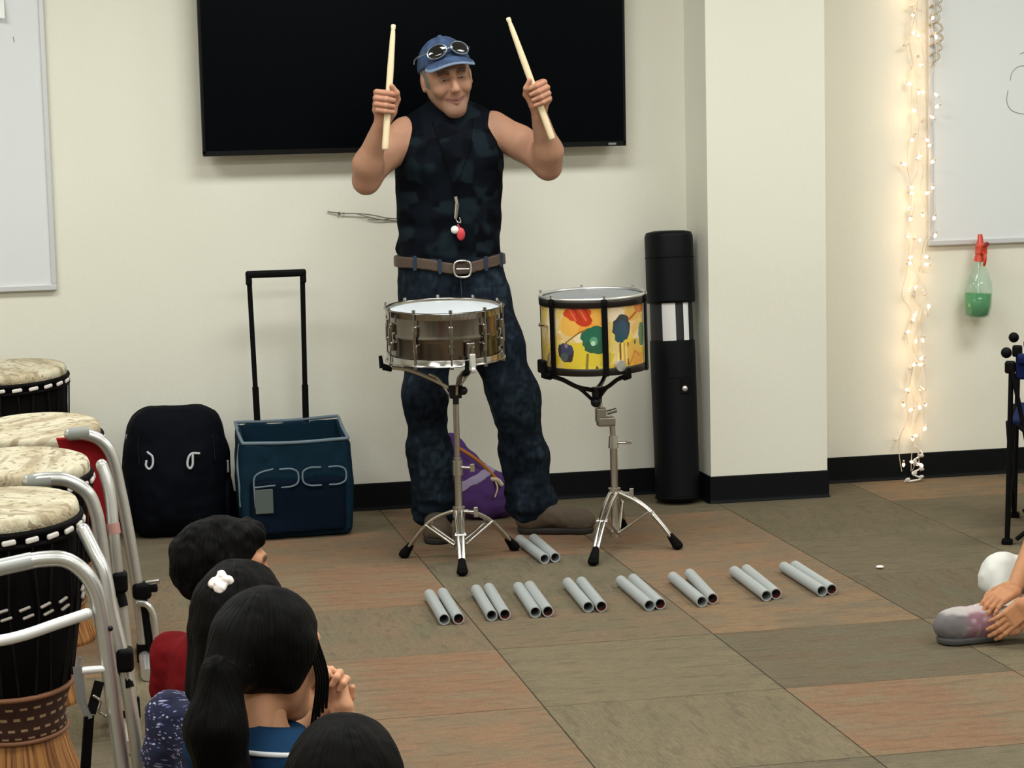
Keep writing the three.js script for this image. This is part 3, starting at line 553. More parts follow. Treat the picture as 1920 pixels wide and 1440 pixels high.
// ------------------------------------------------------------ djembes
const woodTex = dataTex(256, (x, y) => { const n = vnoise(x / 8, y / 64, 32, 301) * 0.6 + vnoise(x / 3.2, y / 32, 80, 302) * 0.4; return mix3([176, 122, 66], [112, 66, 30], sst(0.35, 0.8, n)); }, true);
const netTex = canvasTex(512, 256, (g, w, h) => { g.fillStyle = '#3a1d12'; g.fillRect(0, 0, w, h); let k = 0; for (let y = 12; y < h; y += 34, k++) for (let x = (k % 2) * 32; x < w; x += 64) { g.fillStyle = '#a98a6a'; g.fillRect(x, y, 34, 9); } });
function djembe(label, x, z, height, rad, tiltX, tiltZ, seedAngle, pegs = 22) {
  const o = thing('djembe', label, 'djembe', [x, 0, z], seedAngle, 'djembes standing in a line at the left');
  const k = height / 0.62, R = rad, Y = v => v * k;
  const lean = new THREE.Group(); // the drum leans as one; parts hang directly under the thing
  o.rotation.set(tiltX, seedAngle, tiltZ);
  part('pedestal', lathe([[0.001, 0.001], [0.118, 0.001], [0.13, 0.004], [0.128, Y(0.02)], [0.112, Y(0.07)], [0.1, Y(0.12)], [0.094, Y(0.17)], [0.09, Y(0.2)], [0.001, Y(0.2)]], 40), std(0xffffff, 0.5, 0, { map: clone(woodTex, 4, 1) }), o);
  part('waist_wrap', lathe([[0.096, Y(0.11)], [0.108, Y(0.115)], [0.105, Y(0.14)], [0.112, Y(0.18)], [0.126, Y(0.215)], [0.122, Y(0.22)]], 40), std(0xffffff, 0.85, 0, { map: clone(netTex, 3, 1) }), o);
  part('waist_ring', [ring(0.124, 0.006, Y(0.216), 40), ring(0.108, 0.005, Y(0.114), 40)], std(0x7d5236, 0.7), o);
  part('bowl', lathe([[0.1, Y(0.2)], [0.123, Y(0.225)], [R - 0.022, Y(0.3)], [R - 0.01, Y(0.4)], [R - 0.006, Y(0.5)], [R - 0.004, Y(0.58)]], 48), phys(0x050405, 0.75, 0, { specularIntensity: 0.2 }), o);
  part('drum_skin', lathe([[0.0005, Y(0.62)], [R * 0.6, Y(0.6205)], [R - 0.012, Y(0.6195)], [R - 0.003, Y(0.616)], [R + 0.001, Y(0.606)], [R + 0.002, Y(0.592)], [R - 0.004, Y(0.59)]], 56), std(0xffffff, 0.6, 0, { map: skinMap(seedAngle), bumpMap: clone(wallBump, 2, 2), bumpScale: 0.002 }), o);
  const skinMesh = o.children[o.children.length - 1]; const p = skinMesh.geometry.attributes.position, uv = skinMesh.geometry.attributes.uv;
  for (let i = 0; i < p.count; i++) uv.setXY(i, p.getX(i) / (2 * R) + 0.5, p.getZ(i) / (2 * R) + 0.5 + (p.getY(i) < Y(0.6) ? 0.04 : 0));
  part('rim_ring', [ring(R + 0.004, 0.007, Y(0.585), 56), ring(R + 0.004, 0.006, Y(0.56), 56)], phys(0x050404, 0.7, 0, { specularIntensity: 0.2 }), o);
  const sg = new RoundedBoxGeometry(R * 0.185, 0.0125, 0.009, 1, 0.0045), sm = std(0xd9d3cb, 0.7);
  for (let i = 0; i < pegs; i++) { const a = i / pegs * Math.PI * 2, m = part('rope_stitch', sg, sm, o); m.position.set(Math.sin(a) * (R + 0.009), Y(0.5725), Math.cos(a) * (R + 0.009)); m.rotation.set(0, a, 0.1); }
  const ropes = [], kn = [];
  for (let i = 0; i < pegs; i++) {
    const a = i / pegs * Math.PI * 2, b = a + (i % 2 ? 0.06 : -0.06), q = (t, r, y) => [Math.sin(t) * r, Y(y), Math.cos(t) * r];
    ropes.push(rod(q(a, R + 0.006, 0.565), q(b, R - 0.004, 0.42), 0.0028, 0.0028, 6), rod(q(b, R - 0.004, 0.42), q(a, 0.126, 0.226), 0.0028, 0.0028, 6));
  }
  part('tension_ropes', ropes, phys(0x151112, 0.8, 0, { specularIntensity: 0.25 }), o);
  const kg = new RoundedBoxGeometry(0.026, 0.0065, 0.008, 1, 0.003), km = std(0xa39b92, 0.7);
  for (let i = 0; i < pegs; i++) if (hash2(i, Math.round(x * 100), 5) > 0.25) { for (const lv of [0, 1]) { const a = (i + 0.5 + 0.15 * lv) / pegs * Math.PI * 2; const m = part('rope_knot', kg, km, o); const r = R - 0.004 - lv * 0.002; m.position.set(Math.sin(a) * (r + 0.004), Y(0.425 - lv * 0.018), Math.cos(a) * (r + 0.004)); m.rotation.set(0, a, 0.25); } }
  return o;
}
function skinMap(r) { const c = skinHead.clone(); c.center.set(0.5, 0.5); c.rotation = r * 3.1 + 0.3; c.needsUpdate = true; return c; }
djembe('djembe farthest back at the left, against the wall below the left whiteboard', -0.205, 0.47, 0.645, 0.182, 0.05, 0.03, 0.4);
djembe('second djembe from the wall in the line at the left', -0.115, 1.8, 0.62, 0.175, 0.06, 0.035, 1.1);
djembe('third djembe from the wall, with a pale spotted skin, in the line at the left', -0.16, 2.46, 0.62, 0.165, 0.06, 0.03, 2.2);
djembe('nearest djembe at the left edge, with white rope stitches and a carved orange foot', -0.165, 3.13, 0.625, 0.163, 0.07, 0.02, 0.1);

// ------------------------------------------------------- tubular stands
function tubeStand(label, z, arch, second, rail, extra, open) {
  const o = thing('tubular_stand', label, 'metal stand', [0, 0, z], 0, 'silver tubular stands beside the djembes');
  const r = 0.0165;
  // arch: right half given from the top centre to the right foot; mirrored about x = xm for the left leg
  const xm = arch[0][0], left = arch.slice(1).reverse().map(([x, y]) => [2 * xm - x, y, 0]);
  part('arch', tube([...(open ? [] : left), ...arch.map(([x, y]) => [x, y, 0])], r, 120, 14), M.alu, o);
  if (open) { const f = arch[arch.length - 1], e = arch[0]; part('base_bar', rod([f[0], 0.017, -0.16], [f[0], 0.017, 0.22], 0.0165), M.alu, o); part('end_grip', rod([e[0] - 0.004, e[1], 0], [e[0] + 0.05, e[1] + 0.002, 0], 0.0175, 0.0175, 16), std(0x8d9089, 0.6), o); }
  for (const s of open ? [1] : [1, -1]) { const f = arch[arch.length - 1]; part('rubber_foot', rod([s > 0 ? f[0] : 2 * xm - f[0], 0.001, 0], [s > 0 ? f[0] - 0.002 : 2 * xm - f[0] + 0.002, 0.05, 0], 0.021, 0.019), M.rubber, o); }
  if (!open) part('sleeve', rod([arch[1][0] - 0.02, arch[1][1] - 0.001, 0], [arch[0][0] - 0.06, arch[0][1] - 0.012, 0], r + 0.0012, r + 0.0012, 16), phys(0xaeb0ac, 0.4, 0.4), o);
  if (second) { part('side_tube', tube(second, 0.0145, 60, 12), M.alu, o); const e = second[second.length - 1]; part('rubber_foot', rod([e[0], 0.001, e[2]], [e[0], 0.05, e[2]], 0.019, 0.018), M.rubber, o); const m = second[Math.floor(second.length / 2) + 1]; part('clamp', [rbox(0.036, 0.05, 0.05, 0.01, m[0] + 0.004, m[1], m[2]), rod([m[0], m[1] - 0.02, m[2]], [m[0] + 0.01, m[1] - 0.06, m[2] + 0.01], 0.014, 0.011)], M.black, o); }
  if (rail) part('rail', tube(rail, 0.012, 50, 12), phys(0xe4e4e2, 0.35, 0.2, { clearcoat: 0.3 }), o);
  if (extra) extra(o);
  return o;
}
tubeStand('silver tubular stand nearest the camera at the left edge, with a lower cross rail', 3.47,
  [[-0.19, 0.538], [-0.09, 0.55], [-0.045, 0.546], [-0.013, 0.523], [0.01, 0.487], [0.021, 0.441], [0.033, 0.306], [0.051, 0.102], [0.06, 0.004]],
  [[-0.006, 0.572, -0.19], [0.015, 0.527, -0.165], [0.033, 0.485, -0.15], [0.045, 0.404, -0.14], [0.064, 0.3, -0.13], [0.08, 0.15, -0.12], [0.09, 0.004, -0.12]],
  [[-0.006, 0.432, 0.004], [-0.06, 0.418, 0.008], [-0.139, 0.397, 0.012], [-0.19, 0.39, 0.012], [-0.26, 0.397, 0.012], [-0.374, 0.432, 0.004]],
  o => {
    part('stub', rod([0.03, 0.315, 0.006], [-0.022, 0.316, 0.012], 0.008), phys(0xe8e8e6, 0.3, 0.2), o);
    part('bracket', [bar([-0.03, 0.325, 0.012], [-0.026, 0.25, 0.012], 0.02, 0.006), bar([-0.026, 0.255, 0.012], [-0.012, 0.215, 0.014], 0.014, 0.006), bar([-0.03, 0.32, 0.012], [-0.024, 0.345, 0.012], 0.006, 0.005)], phys(0x8d8f8f, 0.4, 0.6), o);
    part('strap', [bar([-0.008, 0.225, 0.012], [0.012, 0.29, 0.008], 0.02, 0.004), bar([-0.012, 0.22, 0.012], [-0.03, 0.06, 0.02], 0.028, 0.004)], M.black, o);
    part('buckle', [tube([[0.0, 0.262, 0.014], [0.012, 0.25, 0.014], [0.008, 0.23, 0.014], [0.022, 0.218, 0.014]], 0.0035, 20, 6)], M.chrome, o);
    part('screw', sph(0.006, 0.039, 0.4, 0.012, 10), M.darkMetal, o);
  });
tubeStand('silver tubular stand in the middle, arching up behind the nearest djembe', 2.8,
  [[-0.125, 0.607], [-0.09, 0.611], [-0.04, 0.606], [0.006, 0.574], [0.024, 0.527], [0.031, 0.476], [0.045, 0.296], [0.06, 0.1], [0.066, 0.004]],
  [[0.044, 0.618, -0.13], [0.056, 0.575, -0.12], [0.062, 0.52, -0.11], [0.064, 0.456, -0.1], [0.07, 0.338, -0.1], [0.08, 0.2, -0.1], [0.09, 0.004, -0.1]], null,
  o => part('red_tape', rod([0.0635, 0.48, -0.103], [0.0655, 0.455, -0.1], 0.0155, 0.0155, 16), std(0xb8877f, 0.6), o), true);
tubeStand('silver tubular stand farthest from the camera, with a black clamp beside the backpack', 2.13,
  [[-0.03, 0.624], [0.0, 0.623], [0.015, 0.62], [0.045, 0.606], [0.072, 0.57], [0.093, 0.467], [0.119, 0.278], [0.133, 0.12], [0.138, 0.004]], null, null,
  o => {
    part('clamp', [rbox(0.05, 0.045, 0.05, 0.012, 0.138, 0.195, 0), rod([0.14, 0.175, 0.01], [0.155, 0.02, 0.02], 0.011, 0.01), rbox(0.03, 0.02, 0.03, 0.006, 0.165, 0.2, 0.005)], M.black, o);
    part('lever', [rod([0.15, 0.215, 0.012], [0.185, 0.22, 0.02], 0.007, 0.006)], M.chrome, o);
    part('side_loop', tube([[0.128, 0.165, 0.02], [0.15, 0.16, 0.03], [0.165, 0.13, 0.03], [0.168, 0.08, 0.03], [0.17, 0.02, 0.03]], 0.009, 30, 10), M.alu, o);
  }, true);
{ // red cloth hanging on the far stand
  const s = [[-0.06, 0.605], [0.02, 0.605], [0.055, 0.585], [0.072, 0.55], [0.08, 0.49], [0.078, 0.4], [0.07, 0.34], [0.05, 0.32], [0.02, 0.33], [0.0, 0.4], [-0.03, 0.5]];
  const sh = new THREE.Shape(s.map(p => new THREE.Vector2(...p)));
  const g = new THREE.ExtrudeGeometry(sh, { depth: 0.012, bevelEnabled: true, bevelSize: 0.006, bevelThickness: 0.005, bevelSegments: 3, steps: 1 });
  const m = solo('red_cloth', planeUV(g, 1), cloth(0x8a1c20), 'dark red cloth hanging inside the farthest tubular stand', 'cloth'); m.position.set(0, 0, 2.085);
}

/* ================================================================== BAGS */
{ // backpack
  const o = thing('backpack', 'dark navy backpack with two white strap tags, standing against the wall', 'backpack', [0.32, 0, 0.25]);
  const wob = (x, y, z) => 0.006 * n3(x * 14, y * 14, z * 14) + 0.003 * n3(x * 33, y * 33, z * 33);
  const body = (x, y, z) => smin(smin(rb([0, 0.232, -0.005], [0.172, 0.222, 0.105], 0.1)(x, y, z), rb([0.004, 0.18, 0.0], [0.176, 0.177, 0.103], 0.08)(x, y, z), 0.05), ell([0, 0.2, 0.08], [0.13, 0.15, 0.06])(x, y, z), 0.03) + wob(x, y, z);
  const mt = cloth(0x05070f, { roughness: 0.8 });
  part('body', cylUV(skin((x, y, z) => Math.max(body(x, y, z), 0.002 - y), [-0.24, -0.01, -0.17], [0.24, 0.49, 0.2], 0.011), 0, 0, Math.PI, 0.15), mt, o);
  for (const s of [1, -1]) part('side_pocket', skin((x, y, z) => ell([0.172 * s, 0.12, 0.02], [0.024, 0.11, 0.07])(x, y, z) + wob(x, y, z) * 0.6, [0.172 * s - 0.04, 0, -0.08], [0.172 * s + 0.04, 0.25, 0.12], 0.008), mt, o);
  part('zip', tube([[-0.13, 0.27, 0.115], [-0.125, 0.36, 0.085], [-0.07, 0.42, 0.06], [0.07, 0.42, 0.06], [0.125, 0.36, 0.085], [0.13, 0.27, 0.115]], 0.003, 50, 6), M.black, o);
  const wt = std(0xb9bcbf, 0.7);
  part('strap_tag', tube([[-0.1, 0.315, 0.143], [-0.085, 0.3, 0.147], [-0.086, 0.27, 0.15], [-0.098, 0.258, 0.15], [-0.108, 0.27, 0.148], [-0.106, 0.285, 0.146]], 0.0042, 40, 6), wt, o);
  part('strap_tag', tube([[0.075, 0.302, 0.142], [0.05, 0.303, 0.145], [0.038, 0.29, 0.147], [0.034, 0.262, 0.15], [0.042, 0.252, 0.15], [0.05, 0.262, 0.15], [0.053, 0.298, 0.146]], 0.0042, 50, 6), wt, o);
  part('side_buckle', rbox(0.014, 0.04, 0.02, 0.005, -0.163, 0.345, 0.02), phys(0x9a9fa3, 0.4, 0.3), o);
  part('side_buckle', rbox(0.012, 0.045, 0.016, 0.004, 0.176, 0.24, 0.06), phys(0x9a9fa3, 0.4, 0.3), o);
}
{ // rolling tote with telescopic handle
  const o = thing('rolling_tote', 'open blue rolling tote bag with a tall black pull handle', 'tote bag', [0.722, 0, 0.335]);
  const w = 0.37, d = 0.3, h = 0.375, blue = cloth(0x0e2736, { roughness: 0.75 }), dark = cloth(0x071220), trimM = std(0x667782, 0.75), inner = cloth(0x1b1e20);
  const wob = (x, y, z) => 0.005 * n3(x * 11 + 5, y * 11, z * 11) + 0.0025 * n3(x * 27, y * 27 + 4, z * 27);
  const shell = (x, y, z) => smax(rb([0, 0.19, 0], [w / 2 + 0.012 * Math.sin(y * 8), 0.187, d / 2], 0.025)(x, y, z) + wob(x, y, z), -rb([0, 0.26, 0], [w / 2 - 0.014, 0.24, d / 2 - 0.014], 0.01)(x, y, z), 0.006);
  const topCut = (x, y, z) => y - (0.335 + 0.045 * sst(0.1, -0.14, z) + 0.006 * Math.sin(x * 22));
  part('body', planeUV(skin((x, y, z) => smax(shell(x, y, z), topCut(x, y, z), 0.004), [-0.22, -0.005, -0.18], [0.22, 0.42, 0.18], 0.008)), blue, o);
  part('lining', planeUV(rbox(w - 0.03, 0.01, d - 0.03, 0.003, 0, 0.03, 0)), inner, o);
  const rimP = [[-0.18, 0.341, 0.146], [0, 0.336, 0.15], [0.18, 0.341, 0.146]], y1 = 0.382;
  part('rim_binding', [tube(rimP, 0.006, 20, 8), tube([[0.182, 0.342, 0.14], [0.184, 0.352, 0], [0.184, y1 - 0.004, -0.14]], 0.006, 20, 8), tube([[-0.182, 0.342, 0.14], [-0.184, 0.352, 0], [-0.184, y1 - 0.004, -0.14]], 0.006, 20, 8), tube([[-0.18, y1 - 0.005, -0.147], [0, y1 - 0.008, -0.15], [0.18, y1, -0.147]], 0.006, 20, 8)], trimM, o);
  part('front_pocket', planeUV(skin((x, y, z) => rb([0, 0.115, 0.155], [0.165, 0.095, 0.016], 0.014)(x, y, z) + wob(x, y, z), [-0.2, 0, 0.12], [0.2, 0.24, 0.19], 0.007)), dark, o);
  const Zf = 0.168;
  const loop = (x0, x1, open) => { const a = open > 0 ? x0 : x1, b = open > 0 ? x1 : x0, s = Math.sign(b - a); return tube([[a, 0.248, Zf], [b - s * 0.02, 0.248, Zf + 0.004], [b, 0.236, Zf + 0.004], [b, 0.2, Zf + 0.006], [b - s * 0.02, 0.188, Zf + 0.006], [a, 0.186, Zf + 0.004]], 0.0032, 50, 6); };
  part('loop_webbing', [loop(-0.03, 0.03, 1).map(g => g.translate(-0.03, 0, 0))], trimM, o);
  part('loop_webbing', [loop(0.02, 0.08, -1)], trimM, o);
  part('loop_webbing', [loop(0.11, 0.165, 1)], trimM, o);
  part('loop_webbing', [tube([[-0.085, 0.25, Zf], [-0.13, 0.24, Zf + 0.004], [-0.148, 0.225, Zf + 0.004], [-0.15, 0.17, Zf + 0.006], [-0.148, 0.12, Zf + 0.006]], 0.0032, 30, 6), tube([[-0.148, 0.19, Zf + 0.006], [-0.08, 0.194, Zf + 0.006]], 0.0032, 10, 6)], trimM, o);
  part('label_pocket', rbox(0.062, 0.085, 0.006, 0.003, -0.118, 0.14, 0.176), std(0x4b5552, 0.8), o);
  part('side_strap', [tube([[-0.19, 0.33, 0.1], [-0.2, 0.26, 0.12], [-0.197, 0.2, 0.13], [-0.195, 0.12, 0.12]], 0.005, 24, 6)], trimM, o);
  for (const x of [-0.15, 0.15]) part('wheel', rod([x - 0.018, 0.03, -0.15], [x + 0.018, 0.03, -0.15], 0.03, 0.03, 24), M.rubber, o);
  const P = [[-0.1, 0.13, -0.163], [-0.117, 0.895, -0.135]], Q = [[0.066, 0.13, -0.163], [0.072, 0.9, -0.135]];
  part('handle_rail', [bar(P[0], P[1], 0.017, 0.011), bar([-0.1, 0.1, -0.163], [-0.108, 0.5, -0.149], 0.022, 0.014)], M.black, o);
  part('handle_rail', [bar(Q[0], Q[1], 0.017, 0.011), bar([0.066, 0.1, -0.163], [0.069, 0.5, -0.149], 0.022, 0.014)], M.black, o);
  part('hand_grip', [rbox(0.215, 0.026, 0.024, 0.009, -0.022, 0.902, -0.134), rbox(0.022, 0.05, 0.02, 0.007, -0.118, 0.888, -0.134), rbox(0.022, 0.05, 0.02, 0.007, 0.074, 0.89, -0.134)], M.black, o);
}
{ // black tube case leaning in the corner by the pillar
  const o = thing('tube_case', 'tall black cylindrical case with white tags leaning beside the pillar', 'tube case', [2.158, 0, 0.215]);
  o.rotation.x = -0.085; o.rotation.z = -0.002;
  const nv = phys(0x06080d, 0.5, 0, { bumpMap: weave, bumpScale: 0.0004, specularIntensity: 0.35 });
  part('lower_tube', lathe([[0.001, 0.008], [0.07, 0.008], [0.08, 0.014], [0.082, 0.03], [0.084, 0.56], [0.083, 0.6], [0.08, 0.603], [0.08, 0.58]], 40), nv, o);
  part('inner_tube', lathe([[0.079, 0.5], [0.079, 0.8]], 40), std(0x191a1e, 0.6), o);
  part('upper_cap', lathe([[0.082, 0.745], [0.088, 0.74], [0.09, 0.75], [0.089, 0.9], [0.0895, 0.985], [0.084, 1.0], [0.06, 1.006], [0.001, 1.007]], 40), nv, o);
  part('cap_seam', ring(0.0892, 0.0022, 0.908, 48), M.black, o);
  part('base_rim', ring(0.082, 0.0035, 0.02, 48), M.black, o);
  const tagM = std(0xdcdad6, 0.6);
  const tagG = (a0, w) => new THREE.CylinderGeometry(0.0815, 0.0815, 0.148, 12, 1, true, a0, w).translate(0, 0.674, 0);
  part('white_tag', tagG(-0.42 - 0.28, 0.62), std(0xdcdad6, 0.6, 0, { side: THREE.DoubleSide }), o);
  part('white_tag', tagG(0.3, 0.3), std(0xe4e4e4, 0.6, 0, { side: THREE.DoubleSide }), o);
  part('flap', new THREE.CylinderGeometry(0.0875, 0.0865, 0.13, 14, 1, false, -0.5, 1.0).translate(0, 0.53, 0), nv, o);
  part('snap_button', [place(new THREE.SphereGeometry(0.011, 14, 10).scale(1, 1, 0.5), [0.018, 0.424, 0.085])], M.alu, o);
  part('snap_tab', rbox(0.036, 0.07, 0.006, 0.002, 0.018, 0.44, 0.0825), M.black, o);
}
{ // purple drawstring bag
  const o = thing('cloth_bag', 'purple cloth bag slumped on the floor between the drummer\'s feet', 'bag', [1.4, 0, 0.29]);
  const wob = (x, y, z) => 0.008 * n3(x * 16 + 9, y * 16, z * 16) + 0.004 * n3(x * 40, y * 40, z * 40);
  const bag = (x, y, z) => Math.max(smin(ell([0.02, 0.078, 0.0], [0.14, 0.09, 0.09])(x, y, z), cone([-0.01, 0.13, 0], [-0.1, 0.28, -0.05], 0.07, 0.028)(x, y, z), 0.05) + wob(x, y, z), 0.003 - y);
  part('bag_body', planeUV(skin(bag, [-0.19, 0, -0.14], [0.19, 0.34, 0.13], 0.008)), cloth(0x5b3d78), o);
  part('collar_band', planeUV(skin((x, y, z) => smax(bag(x, y, z) - 0.004, Math.abs((x + 0.02) * -0.45 + (y - 0.155) * 0.89 + 0.006 * n3(x * 40, y * 40, z * 40)) - 0.016, 0.004), [-0.15, 0.06, -0.13], [0.13, 0.26, 0.13], 0.006)), cloth(0xa79ab8), o);
  part('orange_trim', tube([[-0.085, 0.265, -0.0], [-0.02, 0.22, 0.045], [0.025, 0.175, 0.06], [0.055, 0.14, 0.07]], 0.006, 30, 8), cloth(0xc9803e), o);
  part('drawstring', [tube([[0.03, 0.15, 0.075], [0.05, 0.145, 0.08], [0.062, 0.13, 0.082]], 0.008, 20, 8), tube([[0.04, 0.145, 0.08], [0.045, 0.12, 0.092], [0.035, 0.09, 0.095]], 0.003, 20, 6)], std(0xe2d3b4, 0.8), o);
}
{ // folding camp chair at the right edge, its back to the right
  const o = thing('camp_chair', 'folding camp chair with thin black legs and blue fabric at the right edge', 'folding chair', [2.96, 0, 1.34], -0.47);
  const r = 0.0085, b = M.black, W = 0.5, Dp = -0.5;
  for (const [x, z] of [[0, 0], [0, Dp], [W, 0], [W, Dp]]) {
    part('leg', rod([x, 0.012, z], [x + 0.012, x ? 0.86 : 0.6, z], r), b, o);
    part('foot', rbox(0.036, 0.018, 0.036, 0.006, x, 0.009, z), M.rubber, o);
    part('joint', rbox(0.034, 0.04, 0.034, 0.008, x + 0.008, 0.585, z), b, o);
    if (!x) part('cap_knob', sph(0.018, x - 0.004, 0.632, z, 12), b, o);
  }
  const cross = (x0, z0, x1, z1) => { part('cross_leg', rod([x0, 0.02, z0], [x1, 0.4, z1], 0.0075), b, o); part('cross_leg', rod([x1, 0.02, z1], [x0, 0.4, z0], 0.0075), b, o); };
  cross(0.03, 0.016, W - 0.03, 0.016); cross(0.03, Dp, W - 0.03, Dp); cross(0, -0.03, 0, Dp + 0.03); cross(W, -0.03, W, Dp + 0.03);
  part('stretcher', rod([0.014, 0.58, 0.01], [0.09, 0.2, 0.016], 0.0075), b, o);
  const blue = cloth(0x16204a);
  for (const z of [0, Dp]) part('arm_rest', rbox(W - 0.02, 0.03, 0.07, 0.01, W / 2 + 0.02, 0.612, z), blue, o);
  part('arm_pouch', rbox(0.1, 0.06, 0.03, 0.012, 0.075, 0.575, 0), blue, o);
  part('seat', rbox(W - 0.02, 0.012, -Dp, 0.005, W / 2, 0.4, Dp / 2), blue, o);
  part('backrest', rbox(0.012, 0.42, -Dp, 0.005, W + 0.01, 0.65, Dp / 2), blue, o);
}
{ const g = place(new THREE.IcosahedronGeometry(0.011, 1).scale(1.2, 0.45, 1), [2.427, 0.0055, 1.581]); solo('paper_scrap', g, std(0xe9e6df, 0.8), 'tiny white scrap of paper on the carpet at the right of the pipes', 'paper scrap'); }
/* ================================================================ PEOPLE */
const skinMat = phys(0xffffff, 0.52, 0, { vertexColors: true, specularIntensity: 0.4 });
// fist closed round a stick that runs along local y; knuckles on local +x*side, palm behind (-z), wrist given in local coordinates
function fistField(side, wrist, r = 0.011) {
  const S = (x, y, z) => [x * side, y, z], f = [];
  const ys = [0.03, 0.0105, -0.009, -0.0275], ln = [1, 1.06, 1, 0.88], rad = [0.0092, 0.0095, 0.009, 0.0082];
  let d = union(0.012, rb(S(0.008, 0.0, -0.027), [0.034, 0.041, 0.0135], 0.0125), cone(S(-0.012, -0.03, -0.026), wrist, 0.024, 0.0235), cone(S(0.018, -0.024, -0.028), wrist, 0.02, 0.0215));
  d = union(0.01, d, cone(S(-0.018, -0.025, -0.02), S(-0.03, 0.012, -0.006), 0.0165, 0.012)); // ball of the thumb
  const fingers = ys.map((y, i) => { const k = ln[i], q = rad[i];
    return union(0.004, cone(S(0.036, y, -0.026), S(0.0395 * k, y, 0.004), q * 1.12, q), cone(S(0.0395 * k, y, 0.004), S(0.014, y - 0.002, 0.0245 * k), q, q * 0.98), cone(S(0.014, y - 0.002, 0.0245 * k), S(-0.0145, y - 0.003, 0.0125), q * 0.98, q * 0.85)); });
  const thumb = union(0.005, cone(S(-0.03, 0.012, -0.006), S(-0.022, 0.032, 0.012), 0.0118, 0.0105), cone(S(-0.022, 0.032, 0.012), S(-0.004, 0.052, 0.0185), 0.0105, 0.0085));
  return (x, y, z) => { let v = d(x, y, z); for (const g of fingers) v = smin(v, g(x, y, z), 0.0045); return smin(v, thumb(x, y, z), 0.004); };
}
// open hand: fingers along +y, palm normal +z, thumb on +x*side, bend = curl of each finger in radians per joint
function handField(side, bend, wrist, s = 1, spread = 0.06) {
  const q = a => a.map(v => v * s), S = (x, y, z) => [x * side * s, y * s, z * s];
  let d = union(0.012 * s, rb(S(0, 0, 0), [0.037 * s, 0.042 * s, 0.013 * s], 0.012 * s), cone(S(0.012, -0.03, 0), wrist, 0.021 * s, 0.021 * s), cone(S(-0.012, -0.03, 0), wrist, 0.021 * s, 0.021 * s));
  const F = [];
  [[0.028, 0.04, 0.068], [0.0095, 0.044, 0.076], [-0.0095, 0.042, 0.07], [-0.0275, 0.036, 0.055]].forEach(([x, y, L], i) => {
    let p = [x, y, 0], a = 0.12, r = [0.0095, 0.0095, 0.009, 0.008][i]; const sp = (1.5 - i) * spread, segs = [0.45, 0.3, 0.25];
    segs.forEach((t, j) => { a += bend * (j ? 1 : 0.7); const n = [p[0] + Math.sin(sp) * L * t * Math.cos(a), p[1] + Math.cos(a) * L * t, p[2] + Math.sin(a) * L * t]; F.push(cone(S(...p), S(...n), r * s, (r - 0.0008) * s)); p = n; r -= 0.0008; });
  });
  const T = [[0.03, -0.022, 0.002], [0.05, 0.004, 0.012], [0.056, 0.03, 0.02], [0.05, 0.05, 0.026]];
  F.push(cone(S(...T[0]), S(...T[1]), 0.015 * s, 0.0115 * s), cone(S(...T[1]), S(...T[2]), 0.0115 * s, 0.01 * s), cone(S(...T[2]), S(...T[3]), 0.01 * s, 0.008 * s));
  return (x, y, z) => { let v = d(x, y, z); for (const g of F) v = smin(v, g(x, y, z), 0.0045 * s); return v; };
}
